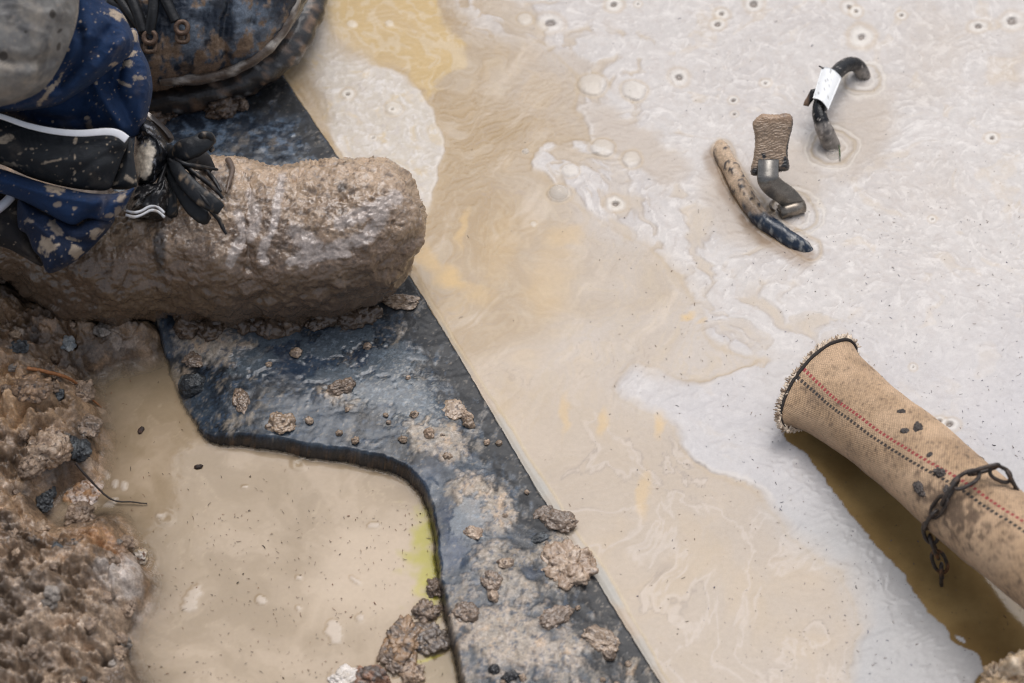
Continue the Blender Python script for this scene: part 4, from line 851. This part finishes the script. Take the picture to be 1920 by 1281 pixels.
# ================================================================== lever, cable, rod
lever = thing('lever', P(1485, 400, 0), 'bent steel lever with a muddy rubber pad sticking up out of the pale scum', 'lever')
v, f, px, py, sd, side = inflate([(1411,232),(1420,220),(1432,214),(1456,215),(1474,212),(1484,217),(1487,232),(1481,258),(1477,285),(1480,308),(1478,318),(1466,322),(1436,326),(1414,330),(1407,322),(1413,292),(1416,262),(1413,246)], P(1446, 270, .048), .006, .013, 9, g=1.0)
n1 = fbm(v, 120, 4, 201); rip = np.sin((py + 8 * np.sin((px - 1446) / 14) + n1 * 14) * 1.0)
v = displace(v, f, (.0008 * n1 + (.0002 * rip + .0005 * fbm(v, 260, 3, 202, .6))) * (side > 0)); c = lerp(np.tile(S(158, 134, 110), (len(v), 1)), S(126, 104, 84), sstep(-.3, .8, rip * .6 + n1 * 1.5) * .6)
c = lerp(c, S(34, 32, 32), np.clip(sstep(4.5, 1, sd + n1 * 5) * sstep(1440, 1474, px + (py - 270) * .1) + sstep(308, 322, py + n1 * 10) + (side < 0) * .9 + sstep(.25, .4, n1 + sstep(1455, 1480, px) * sstep(280, 310, py) * .35), 0, 1)); c = lerp(c, S(176, 142, 112), sstep(236, 222, py) * .5 * (side > 0))
pad = meshobj('pad', v, f, M_mud, lever, col=c, wet=.25)
def strip(pts, w, th_, name, mt, col, parent, wet=.6):
    p = catmull(np.array([P(*q) for q in pts]), 8, False); t_ = np.gradient(p, axis=0); t_ /= np.linalg.norm(t_, axis=1, keepdims=True)
    sd_ = np.cross(t_, (CAM - p) / np.linalg.norm(CAM - p, axis=1, keepdims=True)); sd_ /= np.linalg.norm(sd_, axis=1, keepdims=True)
    sd_ = sd_ * .9 + np.array([1, .2, 0]) * .25 * np.sign((sd_ @ np.array([1, .2, 0])))[:, None]; sd_ /= np.linalg.norm(sd_, axis=1, keepdims=True)
    nn = np.cross(sd_, t_); W = np.broadcast_to(np.asarray(w), (len(p),))
    sec = [(-1, -1), (-.92, 1), (.92, 1), (1, -1)]
    q = np.stack([p + sd_ * (W * a)[:, None] / 2 + nn * th_ * b / 2 for a, b in sec], 1).reshape(-1, 3); n_ = len(p); fs = []
    for i in range(n_ - 1):
        for k_ in range(4): fs.append([i * 4 + k_, i * 4 + (k_ + 1) % 4, (i + 1) * 4 + (k_ + 1) % 4, (i + 1) * 4 + k_])
    fs += [[0, 1, 2, 3], [(n_ - 1) * 4 + 3, (n_ - 1) * 4 + 2, (n_ - 1) * 4 + 1, (n_ - 1) * 4]]
    o = meshobj(name, q, np.array(fs), mt, parent, col=col, wet=wet, smooth=False); return o
st = strip([(1441,300,.044),(1440,322,.041),(1441,338,.038),(1452,352,.030),(1474,368,.018),(1488,384,.008),(1494,402,-.006)], [.0175] * 41 + [.0185] * 8, .0022, 'arm', M_metal, S(128, 124, 118), lever, wet=.7)
tv, tf = tube(np.array([P(1462, 398, .004), P(1474, 395, .0045), P(1488, 391, .005), P(1505, 386, .0045)]), .0062, nseg=20); tv = displace(tv, tf, .0006 * fbm(tv, 150, 3, 204)); meshobj('hinge_barrel', tv, tf, M_metal, lever, col=lerp(np.tile(S(150, 140, 128), (len(tv), 1)), S(84, 78, 72), sstep(0, .3, fbm(tv, 160, 3, 205))), wet=.6)
for (pts, r) in [([(1452,374,.0),(1445,382,.006),(1447,392,.004),(1455,396,-.002)], .0011), ([(1458,392,.004),(1468,400,.006),(1478,404,.003),(1488,408,-.002)], .0012), ([(1462,386,.004),(1472,396,.006),(1482,404,.001)], .0011), ([(1494,384,.004),(1503,390,.004),(1498,402,-.001)], .001)]:
    p = catmull(np.array([P(*q) for q in pts]), 8, False); tv, tf = tube(p, r, nseg=8); meshobj('wire_clip', tv, tf, M_metal, lever, col=S(120, 110, 100), wet=.6)
p = catmull(np.array([P(*q) for q in [(1348,272,-.006),(1357,292,.002),(1374,325,.0045),(1394,362,.0045),(1424,405,.004),(1456,432,.003),(1490,455,.0015),(1516,470,-.002),(1530,478,-.006)]]), 12, False)
rr = np.interp(np.linspace(0, 1, len(p)), [0, .1, .45, .8, 1], [.0058, .0074, .0078, .0066, .0034]); rv, rf = tube(p, rr, nseg=28)
n1 = fbm(rv, 60, 4, 211); n2 = fbm(rv, 170, 4, 212, .6); rv = displace(rv, rf, .0022 * n1 + .0012 * n2); px, py = project(rv)
c = lerp(np.tile(S(186, 160, 132), (len(rv), 1)), S(58, 52, 50), sstep(.08, .22, n2 + n1 * .4)); lowr = sstep(380, 410, py + n1 * 30)
c = lerp(c, lerp(np.tile(S(34, 44, 58), (len(rv), 1)), S(124, 124, 122), sstep(.05, .25, n2)), lowr)
rod = meshobj('rod', rv, rf, M_plate, col=c, wet=.45 + lowr * .2, origin=P(1424, 405, 0)); tag(rod, 'curved mud-spotted rod lying half sunk in the scum beside the lever', 'rod')
cable = thing('cable', P(1562, 280, 0), 'black bent cable with a blank white tag arching out of the scum', 'cable')
p = catmull(np.array([P(*q) for q in [(1622,158,-.012),(1618,140,.002),(1610,126,.010),(1596,120,.017),(1578,128,.022),(1560,148,.026),(1546,172,.028),(1538,198,.027),(1537,216,.025),(1544,238,.020),(1552,258,.010),(1560,276,-.002),(1564,290,-.012)]]), 12, False)
cv, cf = tube(p, .0062, nseg=28); n1 = fbm(cv, 90, 4, 221); px, py = project(cv); cv = displace(cv, cf, .0004 * n1 + .0012 * sstep(225, 245, py) * (px < 1600))
c = np.tile(S(24, 24, 26), (len(cv), 1)); mm = sstep(226, 236, py + n1 * 12) * (px < 1600) + sstep(1596, 1612, px + n1 * 14) * sstep(122, 136, py); c = lerp(c, lerp(np.tile(S(150, 142, 134), (len(cv), 1)), S(76, 72, 70), sstep(.0, .3, fbm(cv, 140, 4, 222))), np.clip(mm, 0, 1) * .92)
c = lerp(c, S(200, 190, 180), sstep(.36, .42, fbm(cv, 240, 2, 223)) * .8)
meshobj('cable_sheath', cv, cf, M_plastic, cable, col=c, wet=.72 - .4 * np.clip(mm, 0, 1))
# white tag: a folded sheet wrapped over the cable
u = np.linspace(0, 1, 14); w = np.linspace(0, 1, 18); Uu, Ww = np.meshgrid(u, w)
cor = np.array([P(1541, 126, .036), P(1578, 146, .035), P(1553, 206, .033), P(1524, 184, .034)])
q = (cor[0] * ((1 - Uu) * (1 - Ww))[..., None] + cor[1] * (Uu * (1 - Ww))[..., None] + cor[2] * (Uu * Ww)[..., None] + cor[3] * ((1 - Uu) * Ww)[..., None])
nn = np.cross(cor[1] - cor[0], cor[3] - cor[0]); nn /= np.linalg.norm(nn); nn = nn if nn[2] > 0 else -nn
q = q + nn * ((.0042 * (1 - (2 * Uu - 1) ** 2)) + .0006 * fbm(np.stack([Uu, Ww, Uu * 0], -1), 3, 2, 224))[..., None]; q = q.reshape(-1, 3)
ft = grid_faces(18, 14); qb = q - nn * .0008; N0 = len(q); idx = np.arange(N0).reshape(18, 14); loop = np.r_[idx[0, :], idx[1:, -1], idx[-1, -2::-1], idx[-2:0:-1, 0]]; l2 = np.roll(loop, -1)
ft = np.vstack([ft, ft[:, ::-1] + N0, np.stack([loop, l2, l2 + N0, loop + N0], 1)]); vt = np.vstack([q, qb]); px, py = project(vt)
meshobj('tag', vt, ft, M_paper, cable, col=lerp(np.tile(S(240, 240, 238), (len(vt), 1)), S(90, 84, 78), sstep(.33, .4, fbm(vt, 300, 2, 225)) * .6), wet=.4)
for pts, r in [([(1541,128,.036),(1553,132,.036),(1567,138,.036),(1574,144,.035)], .0008), ([(1536,124,.036),(1543,128,.037),(1547,129,.037)], .0006)]:
    tv, tf = tube(catmull(np.array([P(*q) for q in pts]), 6, False), r, nseg=6); meshobj('tag_tie', tv, tf, M_plastic, cable, col=S(40, 34, 30))
v, f, px, py, sd, side = inflate([(1520,168),(1530,166),(1531,180),(1520,194),(1516,200),(1506,198),(1508,190),(1514,180)], P(1520, 184, .028), .002, .002, 6, g=1.0, smooth=False)
meshobj('torn_sleeve', v, f, M_plastic, cable, col=lerp(np.tile(S(30, 28, 28), (len(v), 1)), S(120, 96, 76), sstep(1520, 1512, px)), wet=.3)
gb = catmull(np.array([P(*q) for q in [(1572,268,.004),(1574,280,.004),(1575,292,.003),(1575,302,.001)]]), 6, False); tv, tf = tube(gb, [.0004] * 6 + [.0006] * 7 + [.0003] * 6, nseg=6)
tag(meshobj('grass_blade', tv, tf, M_root, col=S(60, 84, 50), wet=.4, origin=P(1575, 302, 0)), 'single green grass blade floating at the foot of the cable', 'grass blade')
M_bub = mat('bubble_film', dry=.1, wetr=.03, alpha=True)
def bubble(px_, py_, r, label, group=None):
    v, f = SPH; p = P(px_, py_, .0004); v = v * r; keep = (v[f][:, :, 2] > -.05 * r).all(1); v, f = compact(v, f[keep])
    o = meshobj('bubble', v * np.array([1, 1, .75]) + p, f, M_bub, col=S(224, 216, 206), wet=.9, attrs={'alpha': np.full(len(v), .28)}, origin=p); return tag(o, label, 'bubble', group)
bubble(1561, 291, .0062, 'clear bubble at the foot of the white-tagged cable')
bubble(986, 284, .0030, 'small bubble on the tan slurry left of the scum edge')
bubble(1048, 362, .0080, 'large pale bubble on the tan slurry at the scum edge')

# ================================================================== stones, clods, twigs
def put(name, px_, py_, z, size, seed, label, cat, mt, cols, rot=0, rough=.3, hi=True, wet=.4, ang=0., group=None, zb_=False, sink=.32):
    if cat == 'mud clod' and not zb_: size = (size[0] * .82, size[1] * .82, size[2] * .5)
    v, f = rock(size, seed, rough * 1.35, hi, ang, 1.6); v = rotz(v, rot); p = P(px_, py_, z); p[2] = z
    w = v + p + np.array([0, 0, size[2] * (1 - 2 * sink)])
    n = fbm(w, 90, 4, seed); n2 = fbm(w, 280, 3, seed + 1)
    w = displace(w, f, min(size) * (.16 * fbm(w, 110, 4, seed + 2, .6, True) + .30 * fbm(w, 170, 4, seed + 3, .6)))
    c = lerp(np.tile(cols[0], (len(w), 1)), cols[1], sstep(-.15, .25, n + n2 * .4))
    if len(cols) > 2: c = lerp(c, cols[2], sstep(.12, .32, n2 + n * .3))
    o = meshobj(name, w, f, mt, col=c, wet=wet, origin=p); return tag(o, label, cat, group)
def zplate(px_, py_):
    p = P(px_, py_, .01); return float(plate_z(np.array([p[0]]), np.array([p[1]]), False)[0][0])
def zbank(px_, py_):
    z = 0.
    for _ in range(6): p = P(px_, py_, z); z = float(bank_z(np.array([p[0]]), np.array([p[1]]))[0][0])
    return z
mudc = (S(146, 124, 102), S(176, 152, 128), S(108, 90, 74)); claytan = (S(160, 134, 110), S(194, 170, 146), S(112, 92, 76)); dkst = (S(46, 48, 50), S(96, 100, 102), S(28, 28, 29)); brn = (S(120, 102, 86), S(154, 132, 112), S(88, 74, 62))
for (x, y, sx, sy, sz, seed, lab, cols, rt, rg) in [
    (1066,1062,.021,.022,.013,301,'largest knobbly mud clod at the straight edge of the black plate', claytan, .4, .42),
    (1049,978,.015,.011,.010,302,'rounded grey-brown clod half in the pool at the plate edge', brn, -.3, .22),
    (748,566,.019,.008,.008,303,'long tan clod lying beside the toe of the muddy boot', mudc, -.1, .3),
    (1040,1158,.016,.009,.008,304,'brown clod on the lower plate between smeared tan mud', brn, .5, .35),
    (1128,1200,.017,.011,.007,305,'tan clod near the bottom of the straight plate edge', mudc, -.5, .3),
    (872,1148,.011,.009,.008,306,'dark brown clod near the curved edge low on the plate', brn, .2, .35),
    (922,1090,.009,.009,.007,307,'angular brown clod in the middle of the plate', brn, .9, .3),
    (888,1000,.008,.006,.006,308,'pinkish clod on the plate below the tan patch', claytan, -.4, .3),
    (640,728,.010,.006,.006,311,'wet pebble ringed by shiny water on the plate', brn, .3, .3),
    (452,752,.007,.012,.007,312,'wet upright clod on the left wing of the plate', brn, .2, .3),
    (528,795,.012,.010,.009,313,'lumpy clod at the lower left rim of the plate', mudc, -.3, .4),
    (850,768,.011,.011,.004,314,'flat pale round clod on the black strip of the plate', mudc, 0, .2),
    (1020,962,.010,.006,.005,317,'dark smear of clod beside the rounded grey-brown clod', brn, .5, .3),
    (1012,1010,.008,.005,.005,318,'dark blue pebble left of the largest clod', dkst, .3, .2),
    (926,1257,.004,.004,.004,319,'black round pebble at the bottom of the plate', (S(28, 27, 28), S(44, 42, 42)), 0, .2),
    (957,1270,.006,.004,.004,320,'larger black pebble at the bottom of the plate', (S(28, 27, 28), S(44, 42, 42)), .4, .3),
    (360,725,.010,.010,.009,322,'shiny black stone at the sunken left corner of the plate', dkst, 0, .12),
    (372,672,.012,.010,.007,323,'brown lump with a dark hollow above the shiny black stone', brn, .4, .4),
    (948,1058,.006,.004,.004,324,'tan pebble just below the small dark pebble on the plate', claytan, .2, .2)]:
    put('mud_clod' if 'clod' in lab or 'lump' in lab else 'pebble', x, y, max(zplate(x, y), ZL - .004), (sx, sy, sz * .85), seed, lab, 'mud clod' if 'clod' in lab or 'lump' in lab else 'pebble', M_mud if cols is not dkst else M_stone, cols, rt, rg, True, .7, sink=.42)
for (x, y, s, seed, lab, cols, st_) in [
    (150,850,.013,331,'topmost blue-black stone on the bank above the puddle bay', dkst, .2),(137,884,.012,332,'lower blue-black stone touching the dark twig', dkst, .3),(130,835,.010,333,'small dark stone behind the two blue-black stones', dkst, .2),
    (66,812,.010,334,'grey-green stone on the orange bank', (S(110, 118, 116), S(150, 156, 150), S(60, 64, 66)), .2),(128,648,.008,335,'pale blue-grey stone in the upper bank', (S(110, 116, 120), S(150, 150, 146)), .25),(108,742,.008,336,'small teal-grey stone in the middle of the bank', dkst, .3),
    (152,675,.008,337,'dark stone at the upper waterline of the bank', dkst, .2),(36,655,.010,338,'dark stone cluster piece near the left end of the bank', dkst, .3),(90,925,.009,339,'small black stone in the water of the bay', dkst, .4),(80,945,.012,340,'long black stone on the edge of the bay', dkst, .3),
    (95,850,.020,341,'cream and orange clod on the bank beside the grey-green stone', claytan, .3),(160,930,.022,342,'orange and white lump half sunk in the bay', (S(160, 120, 82), S(196, 180, 168), S(120, 88, 60)), .55),(150,970,.014,343,'brown stone standing in the bay mouth', brn, .4),
    (265,1048,.0075,344,'round pale pebble like a snail at the puddle edge', (S(170, 148, 120), S(206, 196, 184), S(96, 70, 50)), .1),(108,1028,.006,345,'small black stone on the lower bank', dkst, .3),(137,1023,.007,346,'dark grey stone beside the small black stone on the lower bank', dkst, .3),
    (60,880,.012,347,'wet rounded brown stone left of the bay', brn, .3),(158,740,.012,348,'brown waterside stone under the orange root', brn, .3),(165,800,.016,349,'dark brown clod overhanging the puddle', brn, .35),(60,730,.022,350,'orange-brown clod high on the bank', (S(120, 96, 74), S(160, 128, 98), S(80, 64, 52)), .4)]:
    z = max(zbank(x, y), ZL - .002)
    s *= .68 if cols is dkst else .8
    put('stone' if 'stone' in lab else 'pebble' if 'pebble' in lab else 'mud_clod', x, y, z, (s, s * .9, s * .7), seed, lab, 'stone' if 'stone' in lab else 'pebble' if 'pebble' in lab else 'mud clod', M_stone if 'clod' not in lab else M_earth, cols, seed * .7, .22, True, .55, .25, sink=st_)
for j in range(48):
    while True:
        x, y = random.uniform(0, 275), random.uniform(520, 1290)
        if sd_poly(np.array([x]), np.array([y]), BANK)[0] > 4: break
    s = random.choice([.002, .0026, .0034, .0042, .005])
    put('bank_pebble', x, y, zbank(x, y), (s * 1.2, s, s * .8), 700 + j, 'small pebble stuck in the muddy bank left of the puddle', 'bank pebble', M_stone, random.choice([brn, brn, brn, mudc, (S(112, 104, 96), S(150, 140, 130))]), random.uniform(0, 3), .35, False, .5, .25, group='pebbles stuck in the bank')
# rubble in the puddle beside the plate
for (x, y, sz, seed, lab, cols) in [((757), 1205, (.017, .014, .006), 361, 'largest brown rock standing in the puddle against the plate', (S(156, 124, 92), S(128, 108, 90), S(84, 74, 66))),(738,1240,(.011,.008,.005),362,'second brown rock below the largest one in the puddle', brn),(806,1198,(.013,.012,.005),363,'dark rock squeezed between the largest rock and the plate', (S(108, 96, 86), S(140, 122, 104), S(72, 68, 68))),
    (800,1148,(.009,.009,.005),364,'wet rounded rock above the largest rock in the puddle', brn),(775,1266,(.008,.007,.005),365,'small tan pebble in a ring of ripples', claytan),(700,1278,(.012,.01,.007),366,'reddish rock at the bottom of the puddle', (S(150, 110, 84), S(96, 84, 76))),(648,1275,(.012,.008,.004),367,'white lump at the bottom of the puddle', (S(206, 194, 180), S(228, 218, 208))),(818,1105,(.007,.007,.005),368,'small dark wet pebble at the plate wall above the rocks', brn)]:
    put('rock' if 'rock' in lab else 'pebble' if 'pebble' in lab else 'clay_lump', x, y, ZL, sz, seed, lab, 'rock' if 'rock' in lab else 'pebble' if 'pebble' in lab else 'clay lump', M_mud, cols, seed * .9, .42, True, .55, .35, sink=.4)
# rock at the lower right corner, close to the lens
put('rock', 1972, 1318, .03, (.040, .030, .034), 371, 'blurred orange-brown rock cutting off the lower right corner', 'rock', M_earth, (S(206, 176, 138), S(222, 200, 172), S(170, 140, 108)), .3, .42, True, .3, .3)
put('rock', 1892, 1312, .012, (.026, .02, .018), 372, 'smaller pale rock beside the corner rock', 'rock', M_earth, (S(186, 158, 124), S(212, 190, 164), S(120, 96, 74)), 1.3, .45, True, .3, .3)
# rubble under the laced boot
for j in range(26):
    x = random.uniform(275, 470); y = 215 - (x - 275) * .20 + random.uniform(-22, 24); s = random.uniform(.004, .010)
    put('mud_crumb', x, y, .010, (s * random.uniform(1, 1.6), s, s * .8), 400 + j, 'muddy crumb lying under the sole of the laced boot', 'mud crumb', M_mud, (S(84, 68, 56), S(120, 100, 82), S(60, 48, 40)), random.uniform(0, 3), .35, False, .5, group='mud crumbs under the laced boot')
for j in range(30):
    x = random.uniform(330, 720); y = 606 + random.uniform(-10, 12) - max(0, x - 560) * .12; s = random.uniform(.004, .010)
    put('mud_crumb', x, y, zplate(x, y), (s * 1.2, s, s * .8), 440 + j, 'wet mud crumb squeezed out along the bottom of the mud-caked boot', 'mud crumb', M_mud, (S(86, 70, 57), S(118, 98, 80), S(62, 50, 42)), random.uniform(0, 3), .3, False, .7, group='mud crumbs below the mud-caked boot')
for j in range(36):
    while True:
        x, y = random.uniform(420, 1190), random.uniform(640, 1300)
        if sd_poly(np.array([x]), np.array([y]), PLATE)[0] > 14: break
    s = random.choice([.0016, .002, .0026, .0036])
    put('grit', x, y, zplate(x, y), (s * 1.2, s, s), 500 + j, 'tiny grain of grit on the muddy black plate', 'grit', M_mud, random.choice([brn, mudc, claytan, mudc]), random.uniform(0, 3), .3, False, .5, group='grit on the plate')
def twig(pts, r, label, col, name='twig'):
    p = catmull(np.array([P(*q) for q in pts]), 8, False); p = p + .0007 * np.stack([fbm(p * 1.0, 90, 2, 601 + k) for k in range(3)], 1)
    tv, tf = tube(p, np.linspace(r, r * .45, len(p)), nseg=8); tv = displace(tv, tf, r * .3 * fbm(tv, 400, 2, 605))
    return tag(meshobj(name, tv, tf, M_root, col=col, wet=.3, origin=P(*pts[0])), label, name)
zb = zbank
twig([(142,868,.02),(158,888,.014),(176,908,.007),(196,928,.001),(220,940,-.0015),(250,942,-.002),(276,945,-.003)], .0011, 'dark wavy twig reaching from the blue-black stone over the puddle', S(52, 44, 40))
twig([(50,690,zb(50,690)+.006),(90,698,zb(90,698)+.006),(124,708,zb(124,708)+.006),(150,724,zb(150,724)+.005),(168,744,.002),(190,765,-.007)], .0016, 'reddish root hanging from the bank into the puddle', S(150, 100, 62), 'root')
for (x, y, r_, a, lab) in [(372,876,.0032,.3,'larger dark chip floating in the upper puddle'),(264,808,.0034,1.2,'reddish-brown chip floating near the left bank')]:
    put('wood_chip', x, y, ZL, (r_, r_ * .55, r_ * .4), int(x), lab, 'wood chip', M_root, (S(50, 38, 32), S(76, 52, 40)), a, .3, False, .4)

# ================================================================== light, sky, camera
EL, AZ = radians(67), radians(16)          # azimuth from +y towards +x
w = bpy.data.worlds.new('World'); sc.world = w; w.use_nodes = True; nt = w.node_tree
sky = nt.nodes.new('ShaderNodeTexSky'); sky.sky_type = 'NISHITA'; sky.sun_disc = False; sky.sun_elevation = EL; sky.sun_rotation = AZ; sky.air_density = 1.0; sky.dust_density = 3.5; sky.ozone_density = 1.0
bg = nt.nodes['Background']; hs = nt.nodes.new('ShaderNodeHueSaturation'); hs.inputs['Saturation'].default_value = .45; nt.links.new(sky.outputs[0], hs.inputs['Color']); nt.links.new(hs.outputs[0], bg.inputs[0]); bg.inputs[1].default_value = .15
sun = bpy.data.lights.new('sun', 'SUN'); sun.energy = 1.2; sun.angle = radians(46); sun.color = (.98, .98, 1.0); so = bpy.data.objects.new('sun', sun); COL.objects.link(so)
from mathutils import Vector, Matrix
sd_ = Vector((cos(EL) * sin(AZ), cos(EL) * cos(AZ), sin(EL))); so.rotation_euler = sd_.to_track_quat('Z', 'Y').to_euler(); so.location = sd_ * 5
cam = bpy.data.cameras.new('camera'); co_ = bpy.data.objects.new('camera', cam); COL.objects.link(co_); sc.camera = co_
cam.lens = LENS; cam.sensor_width = SENSOR; cam.sensor_fit = 'HORIZONTAL'; cam.clip_start = .05; cam.clip_end = 200
co_.matrix_world = Matrix(((1, 0, 0, CAM[0]), (0, UPV[1], -FWD[1], CAM[1]), (0, UPV[2], -FWD[2], CAM[2]), (0, 0, 0, 1)))
cam.dof.use_dof = True; cam.dof.focus_distance = DIST - .02; cam.dof.aperture_fstop = 5.6
sc.view_settings.view_transform = 'Standard'; sc.view_settings.look = 'None'; sc.view_settings.gamma = 1; sc.view_settings.exposure = 0.06
sc.cycles.use_denoising = True; sc.cycles.filter_width = 1.1
for o in list(sc.objects):
    if '_w' in o: del o['_w']
